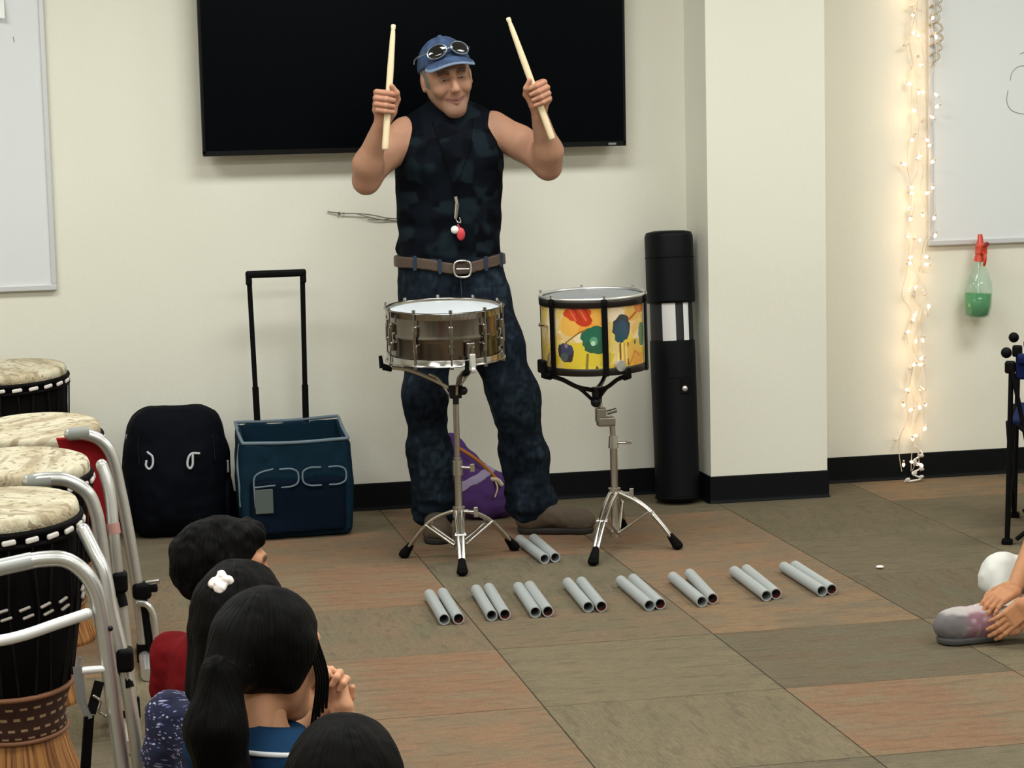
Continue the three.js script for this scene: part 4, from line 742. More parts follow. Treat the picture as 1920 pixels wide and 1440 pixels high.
// head: +z looks forward, origin at mid head, k scales everything
function headField(o = {}) {
  const f = [
    ell([0, 0.03, -0.012], [0.076, 0.092, 0.096]), ell([0, -0.03, 0.02], [0.061, 0.08, 0.066]),
    cone([0.048, -0.045, -0.002], [0.013, -0.1, 0.054], 0.021, 0.018), cone([-0.048, -0.045, -0.002], [-0.013, -0.1, 0.054], 0.021, 0.018),
    ell([0, -0.1, 0.058], [0.026, 0.022, 0.02])];
  const skull = union(0.03, ...f);
  const nose = union(0.01, cone([0, 0.014, 0.083], [0, -0.028, 0.106], 0.008, 0.0125), ball([0.012, -0.033, 0.095], 0.0085), ball([-0.012, -0.033, 0.095], 0.0085));
  const brow = union(0.012, cone([0.012, 0.031, 0.083], [0.045, 0.029, 0.066], 0.01, 0.009), cone([-0.012, 0.031, 0.083], [-0.045, 0.029, 0.066], 0.01, 0.009));
  const cheek = union(0.01, ball([0.042, -0.026, 0.058], 0.024), ball([-0.042, -0.026, 0.058], 0.024));
  const ear = s => union(0.006, ell([0.079 * s, -0.002, -0.012], [0.01, 0.031, 0.019]), ball([0.079 * s, -0.026, -0.004], 0.009));
  const e1 = ear(1), e2 = ear(-1), neck = cone([0, -0.06, -0.022], [0, -0.17, -0.04], o.neck ?? 0.056, (o.neck ?? 0.056) + 0.004);
  const lipU = union(0.006, cone([-0.034, -0.054, 0.067], [0, -0.063, 0.084], 0.003, 0.0052), cone([0.034, -0.054, 0.067], [0, -0.063, 0.084], 0.003, 0.0052));
  const lipL = union(0.006, cone([-0.03, -0.06, 0.068], [0, -0.0745, 0.0825], 0.003, 0.006), cone([0.03, -0.06, 0.068], [0, -0.0745, 0.0825], 0.003, 0.006));
  const sock = (x, y, z) => Math.min(ell([0.031, 0.009, 0.088], [0.021, 0.013, 0.022])(x, y, z), ell([-0.031, 0.009, 0.088], [0.021, 0.013, 0.022])(x, y, z));
  const crease = (x, y, z) => Math.min(cone([0.022, -0.034, 0.093], [0.043, -0.064, 0.072], 0.007, 0.0065)(x, y, z), cone([-0.022, -0.034, 0.093], [-0.043, -0.064, 0.072], 0.007, 0.0065)(x, y, z));
  return (x, y, z) => {
    let d = skull(x, y, z);
    if (d > 0.08) return d - 0.02 < 0.05 ? Math.min(d, neck(x, y, z), e1(x, y, z), e2(x, y, z)) : Math.min(d - 0.015, neck(x, y, z));
    d = smin(d, brow(x, y, z), 0.014); d = smin(d, cheek(x, y, z), 0.02);
    d = smax(d, -sock(x, y, z), 0.01); d = smin(d, nose(x, y, z), 0.01);
    d = smax(d, -crease(x, y, z), 0.008);
    d = smin(d, lipU(x, y, z), 0.005); d = smin(d, lipL(x, y, z), 0.005);
    d = smin(d, e1(x, y, z), 0.008); d = smin(d, e2(x, y, z), 0.008);
    return smin(d, neck(x, y, z), 0.02);
  };
}
function headColor(base, o = {}) {
  const B = lin(base), lips = lin(o.lips ?? 0x9c5a50), brow = lin(o.brow ?? 0x3a2c24), stub = lin(o.stubble ?? base), white = lin(0xe8e0d6);
  return (x, y, z) => {
    let c = B;
    const n = 0.06 * n3(x * 90, y * 90, z * 90); c = c.map(v => v * (1 + n));
    if (o.stubble && z > -0.04) { const t = sst(-0.042, -0.06, y) * 0.55 * (1 - sst(0.02, 0.012, Math.abs(x)) * 0) + 0.4 * sst(0.052, 0.064, Math.abs(x)) * sst(-0.01, -0.035, y); c = mix3(c, stub, clamp(t, 0, 0.6)); }
    if (z > 0.06) {
      const bx = Math.abs(x), by = 0.031 - 0.004 * Math.abs(bx - 0.028) / 0.02;
      c = mix3(c, brow, 0.85 * sst(0.009, 0.006, Math.abs(y - by)) * sst(0.009, 0.014, bx) * sst(0.054, 0.046, bx));
      const yl = -0.0675 + 0.0105 * (bx / 0.034) ** 1.5;
      const inLip = sst(0.035, 0.031, bx) * sst(0.0115, 0.008, Math.abs(y - (yl - 0.001)));
      if (z > 0.06) c = mix3(c, lips, 0.6 * inLip);
      if (z > 0.062) c = mix3(c, lin(0x4a211d), 0.75 * sst(0.0028, 0.0012, Math.abs(y - yl)) * sst(0.036, 0.032, bx));
      if (z > 0.066) c = mix3(c, white, 0.85 * sst(0.0045, 0.003, Math.abs(y - (yl - 0.0035))) * sst(0.022, 0.018, bx) * (o.smile ? 1 : 0));
    }
    return c;
  };
}
const paintG = (g, hex) => { const c = lin(hex), n = g.attributes.position.count, a = new Float32Array(n * 3); for (let i = 0; i < n; i++) a.set(c, i * 3); g.setAttribute('color', new THREE.BufferAttribute(a, 3)); return g; };
function eyes(squint = 0.55, white = 0xd9d0c8) {
  const out = [];
  for (const s of [1, -1]) {
    out.push(paintG(new THREE.SphereGeometry(0.0125, 16, 12).scale(1, squint, 0.7).translate(0.031 * s, 0.007, 0.0715), white));
    out.push(paintG(new THREE.SphereGeometry(0.0062, 12, 10).scale(1, squint * 1.3, 0.6).translate(0.031 * s + 0.001, 0.006, 0.0775), 0x24160f));
  }
  return out;
}

/* --------------------------------------------------------- the drummer */
{
  const o = thing('person', 'man in a dark sleeveless top, jeans and blue cap raising two drumsticks', 'person', [0, 0, 0]);
  const SK = 0xac8168, B = lin(SK);
  // --- torso profile shared by body and clothes: [y, cx, cz, half width, half depth]
  const torsoRows = [[0.9, 1.262, 0.6, 0.165, 0.118], [0.97, 1.256, 0.6, 0.166, 0.118], [1.05, 1.262, 0.6, 0.167, 0.12], [1.15, 1.263, 0.6, 0.171, 0.124], [1.24, 1.263, 0.6, 0.176, 0.127], [1.3, 1.264, 0.598, 0.176, 0.126], [1.35, 1.266, 0.594, 0.166, 0.118], [1.39, 1.27, 0.588, 0.148, 0.1], [1.425, 1.274, 0.584, 0.112, 0.076], [1.455, 1.276, 0.584, 0.072, 0.062], [1.475, 1.276, 0.586, 0.062, 0.06]];
  const torso = column(torsoRows, 2.35);
  const SR = [1.122, 1.385, 0.585], SL = [1.422, 1.397, 0.585], ER = [0.966, 1.232, 0.7], EL = [1.586, 1.262, 0.7], WR = [1.004, 1.412, 0.82], WL = [1.534, 1.434, 0.82];
  const lerpP = (a, b, t, dx = 0, dy = 0, dz = 0) => [lerp(a[0], b[0], t) + dx, lerp(a[1], b[1], t) + dy, lerp(a[2], b[2], t) + dz];
  const arm = (S, E, W, s) => union(0.03,
    cone(S, lerpP(S, E, 0.45, 0.006 * s, 0.008, 0.01), 0.058, 0.053), cone(lerpP(S, E, 0.45, 0.006 * s, 0.008, 0.01), E, 0.053, 0.041),
    cone(E, lerpP(E, W, 0.3, 0.01 * s), 0.041, 0.0455), cone(lerpP(E, W, 0.3, 0.01 * s), W, 0.0455, 0.0275));
  const aR = arm(SR, ER, WR, -1), aL = arm(SL, EL, WL, 1);
  const legR = chain(0.04, [[1.175, 0.82, 0.6, 0.08], [1.15, 0.5, 0.635, 0.05], [1.185, 0.1, 0.58, 0.036]]), legL = chain(0.04, [[1.355, 0.82, 0.6, 0.08], [1.46, 0.49, 0.635, 0.05], [1.5, 0.1, 0.63, 0.036]]);
  const body = union(0.035, inflate(torso, -0.012), aR, aL, cone([1.276, 1.42, 0.585], [1.268, 1.5, 0.6], 0.055, 0.053), legR, legL);
  const bodyCol = (x, y, z) => { const n = 0.07 * n3(x * 40, y * 40, z * 40) + 0.05 * n3(x * 130, y * 130, z * 130); const red = 0.12 * sst(0.06, 0.02, Math.min(Math.hypot(x - ER[0], y - ER[1], z - ER[2]), Math.hypot(x - EL[0], y - EL[1], z - EL[2]))); return [B[0] * (1 + n), B[1] * (1 + n - red), B[2] * (1 + n - red)]; };
  const gBody = skin(body, [0.86, 0.03, 0.42], [1.7, 1.53, 0.92], 0.0095, bodyCol);
  // --- head
  const hm = new THREE.Matrix4().compose(V(1.258, 1.566, 0.638), new THREE.Quaternion().setFromEuler(new THREE.Euler(0.13, 0.07, 0.16, 'ZYX')), V(1, 1, 1));
  const gHead = skin(headField(), [-0.1, -0.17, -0.12], [0.1, 0.13, 0.13], 0.0032, headColor(SK, { stubble: 0x7d6455, lips: 0x95605a, brow: 0x3d2e26 })).applyMatrix4(hm);
  const gEyes = eyes(0.3, 0xa8968a).map(g => g.applyMatrix4(hm));
  // --- hands round the sticks
  const stick = { R: [V(1.008, 1.333, 0.87), V(1.048, 1.737, 0.87)], L: [V(1.566, 1.353, 0.87), V(1.425, 1.754, 0.87)] };
  const hand = (side, key, hy, W) => {
    const [a, b] = stick[key], t = (hy - a.y) / (b.y - a.y), c = a.clone().lerp(b, t), y = b.clone().sub(a).normalize();
    const z = V(side < 0 ? 0.1 : -0.25, 0, 1); z.addScaledVector(y, -z.dot(y)).normalize(); const x = y.clone().cross(z);
    const m = new THREE.Matrix4().makeBasis(x, y, z).setPosition(c), w = vec(W).applyMatrix4(m.clone().invert());
    return skin(fistField(side, w.toArray()), [-0.075, -0.13, -0.09], [0.075, 0.075, 0.05], 0.0031, (px, py, pz) => { const n = 0.08 * n3(px * 120, py * 120, pz * 120); return [B[0] * 1.1 * (1 + n), B[1] * 1.02 * (1 + n), B[2] * 1.02 * (1 + n)]; }).applyMatrix4(m);
  };
  const gHR = hand(-1, 'R', 1.487, WR), gHL = hand(1, 'L', 1.501, WL);
  part('body', [gBody, gHead, ...gEyes, gHR, gHL], skinMat, o);
  // --- hair below the cap, grey
  const hairField = (x, y, z) => smax(smax(ell([0, 0.018, -0.016], [0.083, 0.1, 0.1])(x, y, z) + 0.002 * n3(x * 120, y * 50, z * 120), z - 0.02 + 0.25 * (y - 0.03), 0.008), -0.05 - y, 0.01);
  part('hair', cylUV(skin(hairField, [-0.1, -0.08, -0.13], [0.1, 0.13, 0.05], 0.0036), 0, -0.02, 0, 0.1).applyMatrix4(hm), phys(0x6e675f, 0.75, 0, { bumpMap: clone(strandBump, 3, 1), bumpScale: 0.003 }), o);
  // --- sleeveless top
  const wr = (x, y, z) => { const s = x - 1.262; return 0.0035 * Math.sin(y * 62 + 5 * n3(x * 6, y * 4, z * 6)) * sst(1.2, 1.0, y) * (0.4 + 0.6 * n3(x * 9, y * 9, z * 9 + 4) ** 2 * 3) + 0.004 * n3(x * 18, y * 26, z * 18) + 0.006 * n3(x * 8 + 3, y * 8, z * 8); };
  const chest = (x, y, z) => Math.min(ell([1.195, 1.285, 0.69], [0.075, 0.055, 0.035])(x, y, z), ell([1.335, 1.29, 0.69], [0.075, 0.055, 0.035])(x, y, z));
  const strapS = union(0.03, cone([1.2, 1.43, 0.585], [1.155, 1.405, 0.585], 0.05, 0.046), cone([1.35, 1.437, 0.585], [1.392, 1.415, 0.585], 0.05, 0.046));
  const topF = (x, y, z) => smax(smin(smin(smin(inflate(torso, 0.006)(x, y, z), chest(x, y, z), 0.04), strapS(x, y, z), 0.03), cone([1.276, 1.43, 0.588], [1.268, 1.478, 0.6], 0.068, 0.066)(x, y, z), 0.03) + wr(x, y, z), 0.948 - y, 0.004);
  const camA = lin(0x0b0f15), camB = lin(0x151f24), camC = lin(0x06080d);
  part('sleeveless_top', skin(topF, [1.03, 0.93, 0.42], [1.5, 1.52, 0.78], 0.0065, (x, y, z) => { const a = n3(x * 17, y * 22, z * 17), b = n3(x * 26 + 7, y * 34, z * 26); return mix3(mix3(camA, camB, sst(0.08, 0.3, a)), camC, sst(0.1, 0.35, b)); }), phys(0xffffff, 0.85, 0, { vertexColors: true, specularIntensity: 0.12 }), o);
  // --- jeans
  const hips = column([[0.66, 1.285, 0.6, 0.16, 0.1], [0.74, 1.275, 0.598, 0.19, 0.125], [0.85, 1.268, 0.596, 0.19, 0.13], [0.94, 1.258, 0.598, 0.176, 0.126], [0.972, 1.256, 0.6, 0.174, 0.125]], 2.4);
  const jl = chain(0.05, [[1.185, 0.8, 0.6, 0.09], [1.172, 0.66, 0.615, 0.082], [1.152, 0.5, 0.64, 0.068], [1.168, 0.3, 0.61, 0.068], [1.19, 0.09, 0.575, 0.074]]);
  const jr = chain(0.05, [[1.36, 0.8, 0.6, 0.095], [1.405, 0.66, 0.615, 0.088], [1.462, 0.48, 0.64, 0.08], [1.495, 0.27, 0.625, 0.074], [1.508, 0.11, 0.625, 0.084]]);
  const fold = (x, y, z) => { const k = 0.35 + sst(0.6, 0.3, y) + sst(0.35, 0.05, y); return 0.006 * k * n3(x * 14, y * 20 + x * 6, z * 14) + 0.0035 * k * n3(x * 30, y * 44, z * 30) + 0.003 * Math.sin(y * 75 + x * 30 + 4 * n3(x * 7, y * 7, z * 7)) * sst(0.25, 0.1, y); };
  const jeansF = (x, y, z) => { const split = Math.max(y - 0.62, 0) > 0 ? 0 : 0; return smax(smin(smin(hips(x, y, z), jl(x, y, z), 0.03), jr(x, y, z), 0.03) + fold(x, y, z), Math.max(0.035 - y, y - 0.968), 0.006); };
  const dA = lin(0x171f28), dB = lin(0x2c3843), dC = lin(0x0b1016);
  part('jeans', skin(jeansF, [1.03, 0.02, 0.42], [1.65, 0.99, 0.78], 0.0085, (x, y, z) => { const a = n3(x * 11, y * 7, z * 11) * 0.5 + n3(x * 60, y * 90, z * 60) * 0.4 + n3(x * 150, y * 40, z * 150) * 0.3; return mix3(mix3(dA, dB, sst(0.0, 0.6, a)), dC, sst(0.1, 0.6, -a)); }), phys(0xffffff, 0.88, 0, { vertexColors: true, specularIntensity: 0.15 }), o);
  part('seam', tube([[1.268, 0.93, 0.727], [1.272, 0.86, 0.729], [1.276, 0.79, 0.722]], 0.0022, 20, 6), std(0x223246, 0.9), o);
  // --- belt with buckle
  const beltMid = x => 0.955 - 0.026 * Math.exp(-(((x - 1.27) / 0.1) ** 2));
  const beltF = (x, y, z) => smax(column(hips.rows ?? [[0.85, 1.268, 0.596, 0.19, 0.13], [0.94, 1.258, 0.598, 0.176, 0.126], [1.0, 1.256, 0.6, 0.174, 0.125]], 2.4)(x, y, z) - 0.0105, Math.abs(y - beltMid(x)) - 0.019, 0.003);
  const belt = part('belt', planeUV(skin(beltF, [1.04, 0.88, 0.43], [1.49, 1.0, 0.76], 0.0052)), phys(0x4b3a2e, 0.6, 0, { bumpMap: clone(wallBump, 6, 6), bumpScale: 0.0008 }), o);
  part('buckle', [tube([[1.252, 0.952, 0.741], [1.252, 0.908, 0.741], [1.298, 0.906, 0.741], [1.3, 0.951, 0.741]], 0.0045, 40, 8, true), rod([1.254, 0.93, 0.743], [1.298, 0.929, 0.745], 0.003)], M.chrome, belt);
  for (const x of [1.12, 1.2, 1.36, 1.42]) { const zf = 0.6 + 0.135 * Math.pow(1 - Math.min(0.98, Math.abs((x - 1.257) / 0.187)) ** 2.4, 1 / 2.4); part('belt_loop', rbox(0.012, 0.05, 0.006, 0.002, x, beltMid(x), zf + 0.004), std(0x1c2c3f, 0.9), o); }
  // --- work boots
  const bootMat = phys(0x55483a, 0.85, 0, { bumpMap: clone(wallBump, 5, 5), bumpScale: 0.001 }), soleMat = std(0x2a2420, 0.8);
  const boot = (heel, toe) => {
    const d = vec(toe).sub(vec(heel)), L = d.length(); d.normalize(); const ang = Math.atan2(d.x, d.z), q = new THREE.Quaternion().setFromAxisAngle(V(0, 1, 0), ang);
    const m = new THREE.Matrix4().compose(vec(heel), q, V(1, 1, 1));
    const up = union(0.03, ell([0, 0.05, 0.035], [0.04, 0.05, 0.045]), cone([0, 0.06, 0.04], [0, 0.14, 0.035], 0.042, 0.043), cone([0, 0.066, 0.09], [0, 0.042, L - 0.06], 0.042, 0.038), ell([0, 0.042, L - 0.055], [0.046, 0.038, 0.055]));
    const g = planeUV(skin((x, y, z) => smax(up(x, y, z) + 0.002 * n3(x * 50, y * 50, z * 50), 0.02 - y, 0.004), [-0.08, 0.0, -0.04], [0.08, 0.22, L + 0.04], 0.005)).applyMatrix4(m);
    const b = part('boot', g, bootMat, o);
    part('sole', skin((x, y, z) => smax(smax(union(0.04, cone([0, 0.02, 0.035], [0, 0.02, 0.12], 0.043, 0.036), cone([0, 0.02, 0.12], [0, 0.02, L - 0.055], 0.036, 0.05))(x, y, z), y - 0.022, 0.003), 0.001 - y, 0.003), [-0.08, -0.01, -0.04], [0.08, 0.05, L + 0.04], 0.006).applyMatrix4(m), soleMat, b);
    const lc = []; for (let i = 0; i < 4; i++) { const t = 0.075 + i * 0.022, y = 0.118 - i * 0.012; lc.push(...tube([[-0.026, y - 0.008, t], [0, y + 0.003, t + 0.006], [0.026, y - 0.008, t]], 0.003, 10, 6)); }
    part('laces', lc.map(g => g.applyMatrix4(m)), std(0x8a7a5e, 0.9), b);
  };
  boot([1.472, 0, 0.628], [1.725, 0, 0.705]);
  boot([1.195, 0, 0.5], [1.165, 0, 0.765]);
  // --- cap
  const capDome = (x, y, z) => smax(ell([0, 0.036, -0.014], [0.089, 0.104, 0.106])(x, y, z) + 0.0012 * n3(x * 60, y * 60, z * 60), 0.038 + 0.33 * (z + 0.01) - y, 0.006);
  const brimC = (x, z) => 0.052 - 0.9 * x * x / 0.16 - 0.25 * Math.max(z - 0.08, 0) ;
  const brim = (x, y, z) => { const yc = 0.077 - 5.5 * x * x - 0.3 * (z - 0.085); return smax(smax(Math.abs(y - yc) - 0.004, Math.hypot(x / 0.086, Math.max(z - 0.06, 0) / 0.082) * 0.086 - 0.086, 0.004), 0.05 - z, 0.004) * 0.8; };
  const capCol = (x, y, z) => { const n = n3(x * 60, y * 60, z * 60), e = 0; const b = mix3(lin(0x2b3e5c), lin(0x384f74), sst(-0.3, 0.5, n)); const edge = Math.hypot(x / 0.086, Math.max(z - 0.06, 0) / 0.082); return z > 0.06 && edge > 0.93 && y < 0.085 ? mix3(b, lin(0x8797ad), 0.6) : b; };
  const capMat = phys(0xffffff, 0.85, 0, { vertexColors: true });
  const cap = part('cap', [skin((x, y, z) => smin(capDome(x, y, z), 1, 0.001), [-0.11, 0.0, -0.14], [0.11, 0.15, 0.12], 0.0036, capCol).applyMatrix4(hm)], capMat, o);
  part('brim', skin(brim, [-0.1, 0.0, 0.04], [0.1, 0.11, 0.17], 0.003, capCol).applyMatrix4(hm), capMat, cap);
  part('cap_button', place(new THREE.SphereGeometry(0.008, 12, 8).scale(1, 0.6, 1), [0, 0.14, -0.014]).applyMatrix4(hm), std(0x3d5474, 0.9), cap);
  // --- sunglasses pushed up on the cap
  const sg = thing('sunglasses', 'dark sunglasses with shiny lenses resting on the front of the blue cap', 'sunglasses', [0, 0, 0]);
  const SGM = a => (Array.isArray(a) ? a.flat(3) : [a]).map(g => g.applyMatrix4(hm));
  const q = new THREE.Quaternion().setFromEuler(new THREE.Euler(-0.35, 0, 0));
  const lensSpot = s => [0.039 * s, 0.102, 0.077];
  for (const s of [1, -1]) {
    const qq = new THREE.Quaternion().setFromEuler(new THREE.Euler(-0.5, 0.42 * s, -0.1 * s));
    part('lens', SGM(place(new THREE.SphereGeometry(0.034, 20, 14).scale(1, 0.66, 0.16), lensSpot(s), qq)), phys(0x05060a, 0.06, 0, { clearcoat: 1, clearcoatRoughness: 0.03 }), sg);
    part('frame_rim', SGM(place(new THREE.TorusGeometry(0.034, 0.0034, 8, 32).scale(1, 0.68, 1), lensSpot(s), qq)), phys(0x8d98a8, 0.25, 0.9), sg);
    part('temple', SGM(tube([[0.068 * s, 0.1, 0.058], [0.088 * s, 0.09, 0.02], [0.0945 * s, 0.078, -0.02], [0.092 * s, 0.06, -0.055]], 0.0032, 24, 8)), phys(0x8d98a8, 0.25, 0.9), sg);
  }
  part('nose_bridge', SGM(tube([[-0.009, 0.104, 0.087], [0, 0.109, 0.089], [0.009, 0.104, 0.087]], 0.003, 12, 8)), phys(0xaab4c0, 0.2, 0.9), sg);
  // --- lanyard with whistle and charms
  const ln = thing('lanyard', 'thin neck cord with a silver whistle, a white charm and a red charm', 'lanyard', [0, 0, 0]);
  const zf = y => 0.741 + 0.012 * sst(1.1, 1.25, y);
  part('cord', [tube([[1.2, 1.425, 0.655], [1.215, 1.34, 0.728], [1.24, 1.25, 0.748], [1.258, 1.175, 0.742]], 0.0012, 30, 6), tube([[1.34, 1.43, 0.655], [1.315, 1.34, 0.728], [1.28, 1.25, 0.748], [1.26, 1.175, 0.742]], 0.0012, 30, 6)], phys(0x07090c, 0.9, 0, { specularIntensity: 0.1 }), ln);
  part('whistle', [rod([1.258, 1.172, 0.744], [1.262, 1.148, 0.746], 0.006, 0.005), rod([1.262, 1.15, 0.748], [1.256, 1.1, 0.746], 0.0075, 0.006), tube([[1.256, 1.1, 0.746], [1.262, 1.088, 0.747], [1.272, 1.085, 0.747], [1.27, 1.1, 0.747]], 0.0025, 16, 6)], M.chrome, ln);
  part('white_charm', sph(0.0135, 1.252, 1.062, 0.748, 16), std(0xf1ece4, 0.5), ln);
  part('red_charm', [place(new THREE.SphereGeometry(0.017, 16, 12).scale(0.85, 1.3, 0.55), [1.272, 1.047, 0.749]), rod([1.262, 1.08, 0.747], [1.27, 1.065, 0.748], 0.0025)], phys(0xc23a42, 0.3), ln);
  // --- sticks held in the hands
  const wood = std(0xe6d3ad, 0.5, 0, { bumpMap: clone(strandBump, 1, 1), bumpScale: 0.0003 });
  for (const [key, lab] of [['R', 'pale wooden drumstick held upright in the hand left of the cap'], ['L', 'pale wooden drumstick held slanting in the hand right of the cap']]) {
    const [a, b] = stick[key], st = thing('drumstick', lab, 'drumstick', a.toArray()), L = a.distanceTo(b);
    st.quaternion.setFromUnitVectors(V(0, 1, 0), b.clone().sub(a).normalize());
    part('shaft', lathe([[0.0001, 0], [0.008, 0.001], [0.0108, 0.006], [0.011, 0.02], [0.0108, L * 0.65], [0.0085, L * 0.9], [0.007, L - 0.022]], 20), wood, st);
    part('tip', lathe([[0.007, L - 0.022], [0.0062, L - 0.02], [0.0082, L - 0.01], [0.0072, L - 0.002], [0.0001, L]], 16), wood, st);
  }
}

/* ------------------------------------------------------ children on the floor */
// a kneeling child in local coordinates: faces +z, hips over the origin, head centre at height hc
function child(cfg) {
  const { label, pos, face, hc, hs = 1, skinHex = 0xc08a68, turn = 0, nod = 0, armsUp = false } = cfg;
  const o = thing('person', label, 'person', pos, face), B = lin(skinHex);
  const sh = hc - 0.155, w = cfg.w ?? 1;
  const rows = [[0.055, 0, -0.02, 0.112 * w, 0.095], [0.12, 0, -0.01, 0.115 * w, 0.088], [0.2, 0, 0, 0.1 * w, 0.074], [sh - 0.06, 0, 0.0, 0.112 * w, 0.076], [sh, 0, -0.002, 0.105 * w, 0.066], [sh + 0.03, 0, -0.005, 0.06, 0.05]];
  const torso = column(rows, 2.2);
  const hipY = 0.1, thigh = s => cone([0.062 * s, hipY, 0.0], [0.082 * s, 0.075, 0.19], 0.062, 0.047), shin = s => cone([0.082 * s, 0.047, 0.19], [0.075 * s, 0.036, -0.07], 0.042, 0.034), foot = s => cone([0.075 * s, 0.032, -0.07], [0.068 * s, 0.028, -0.14], 0.03, 0.024);
  const S = s => [0.118 * w * s, sh - 0.02, 0], E = s => armsUp ? [0.11 * s, sh - 0.15, 0.12] : [0.155 * w * s, sh - 0.17, 0.03], W = s => armsUp ? [0.03 * s, sh + 0.02, 0.165] : [0.08 * s, 0.155, 0.14];
  const arm = s => union(0.02, cone(S(s), E(s), 0.038, 0.031), cone(E(s), W(s), 0.031, 0.021));
  const a1 = arm(1), a2 = arm(-1), legs = union(0.02, thigh(1), thigh(-1), shin(1), shin(-1), foot(1), foot(-1));
  const hm = new THREE.Matrix4().compose(V(0, hc, 0.02), new THREE.Quaternion().setFromEuler(new THREE.Euler(nod, turn, cfg.tilt ?? 0, 'YXZ')), V(hs, hs, hs));
  const gBody = skin(union(0.03, inflate(torso, -0.008), a1, a2, legs, cone([0, sh, -0.005], [0, hc - 0.08, 0.0], 0.04, 0.033)), [-0.24, 0, -0.2], [0.24, hc, 0.3], 0.011, (x, y, z) => B.map(v => v * (1 + 0.06 * n3(x * 60, y * 60, z * 60))));
  const gHead = skin(headField({ neck: 0.039 }), [-0.1, -0.17, -0.12], [0.1, 0.13, 0.13], 0.0045, headColor(skinHex, { lips: 0xb26a60, brow: 0x1c1512 })).applyMatrix4(hm);
  const hands = [1, -1].map(s => {
    const w0 = vec(W(s)), e0 = vec(E(s)), y = w0.clone().sub(e0).normalize(), z = armsUp ? V(-0.5 * s, 0.2, -0.8) : V(0, -1, 0.2); z.addScaledVector(y, -z.dot(y)).normalize();
    const x = y.clone().cross(z), c = w0.clone().addScaledVector(y, 0.035), m = new THREE.Matrix4().makeBasis(x, y, z).setPosition(c);
    return skin(handField(s, armsUp ? 1.05 : 0.35, [0, -0.04, 0], 0.76), [-0.06, -0.075, -0.035], [0.06, 0.1, 0.08], 0.0034, () => B).applyMatrix4(m);
  });
  part('body', [gBody, gHead, ...eyes(0.8).map(g => g.applyMatrix4(hm)), ...hands], skinMat, o);
  const wob = (x, y, z) => 0.004 * n3(x * 22 + pos[0] * 90, y * 22, z * 22) + 0.002 * n3(x * 55, y * 55, z * 55);
  const sl = cfg.sleeve ?? 0.5;
  const sleeve = s => cone(S(s), [lerp(S(s)[0], E(s)[0], sl), lerp(S(s)[1], E(s)[1], sl), lerp(S(s)[2], E(s)[2], sl)], 0.05, 0.046);
  part(cfg.topName ?? 'shirt', cylUV(skin((x, y, z) => smax(smin(smin(inflate(torso, 0.007)(x, y, z), sleeve(1)(x, y, z), 0.025), sleeve(-1)(x, y, z), 0.025) + wob(x, y, z), 0.085 - y, 0.005), [-0.26, 0.05, -0.16], [0.26, sh + 0.07, 0.16], 0.0085), 0, 0, 0, 0.11), cfg.shirt, o);
  part(cfg.legName ?? 'trousers', cylUV(skin((x, y, z) => smax(legs(x, y, z) - 0.008 + wob(x, y, z), Math.max(0.004 - y, -0.085 - z), 0.004), [-0.2, 0, -0.15], [0.2, 0.22, 0.27], 0.0095), 0, 0, 0, 0.11), cfg.pants, o);
  for (const s of [1, -1]) part('shoe', skin((x, y, z) => smax(cone([0.076 * s, 0.036, -0.085], [0.066 * s, 0.032, -0.155], 0.038, 0.032)(x, y, z), 0.003 - y, 0.003), [0.076 * s - 0.06, 0, -0.21], [0.076 * s + 0.05, 0.09, -0.03], 0.007), cfg.shoe ?? std(0x8c8f95, 0.7), o);
  cfg.dress?.(o, hm, { sh, W, E });
  return o;
}
const capHair = (k = 1, lump = 0.004) => (x, y, z) => {
  const d = ell([0, 0.026, -0.018], [0.088 * k, 0.1 * k, 0.106 * k])(x, y, z) + lump * n3(x * 38, y * 30, z * 38) + lump * 0.5 * n3(x * 90, y * 60, z * 90);
  return smax(smax(d, z - 0.055 - 0.9 * Math.max(y - 0.04, 0) - 0.2, 0.01), Math.min(z - 0.032 - 0.55 * (y - 0.02), 0.05 + y) > 0 && y < 0.06 ? z - 0.032 - 0.9 * Math.max(y - 0.02, 0) : -1, 0.012);
};
const hc0 = 0.556;
const hairGeo = (f, lo, hi, h = 0.0045) => cylUV(skin(f, lo, hi, h), 0, -0.02, 0, 0.1);
const dotTex = canvasTex(512, 512, (g, w, h) => { g.fillStyle = '#151a3c'; g.fillRect(0, 0, w, h); let s = 5; const R = () => ((s = (s * 1664525 + 1013904223) >>> 0) / 4294967296); for (let i = 0; i < 420; i++) { g.fillStyle = ['#8d90b8', '#b9bcd6', '#5f6496', '#a58fb0'][i % 4]; const x = R() * w, y = R() * h, r = 3 + R() * 5; g.beginPath(); g.ellipse(x, y, r, r * (0.5 + R() * 0.6), R() * 3, 0, 6.3); g.fill(); } });
dotTex.repeat.set(7, 7);

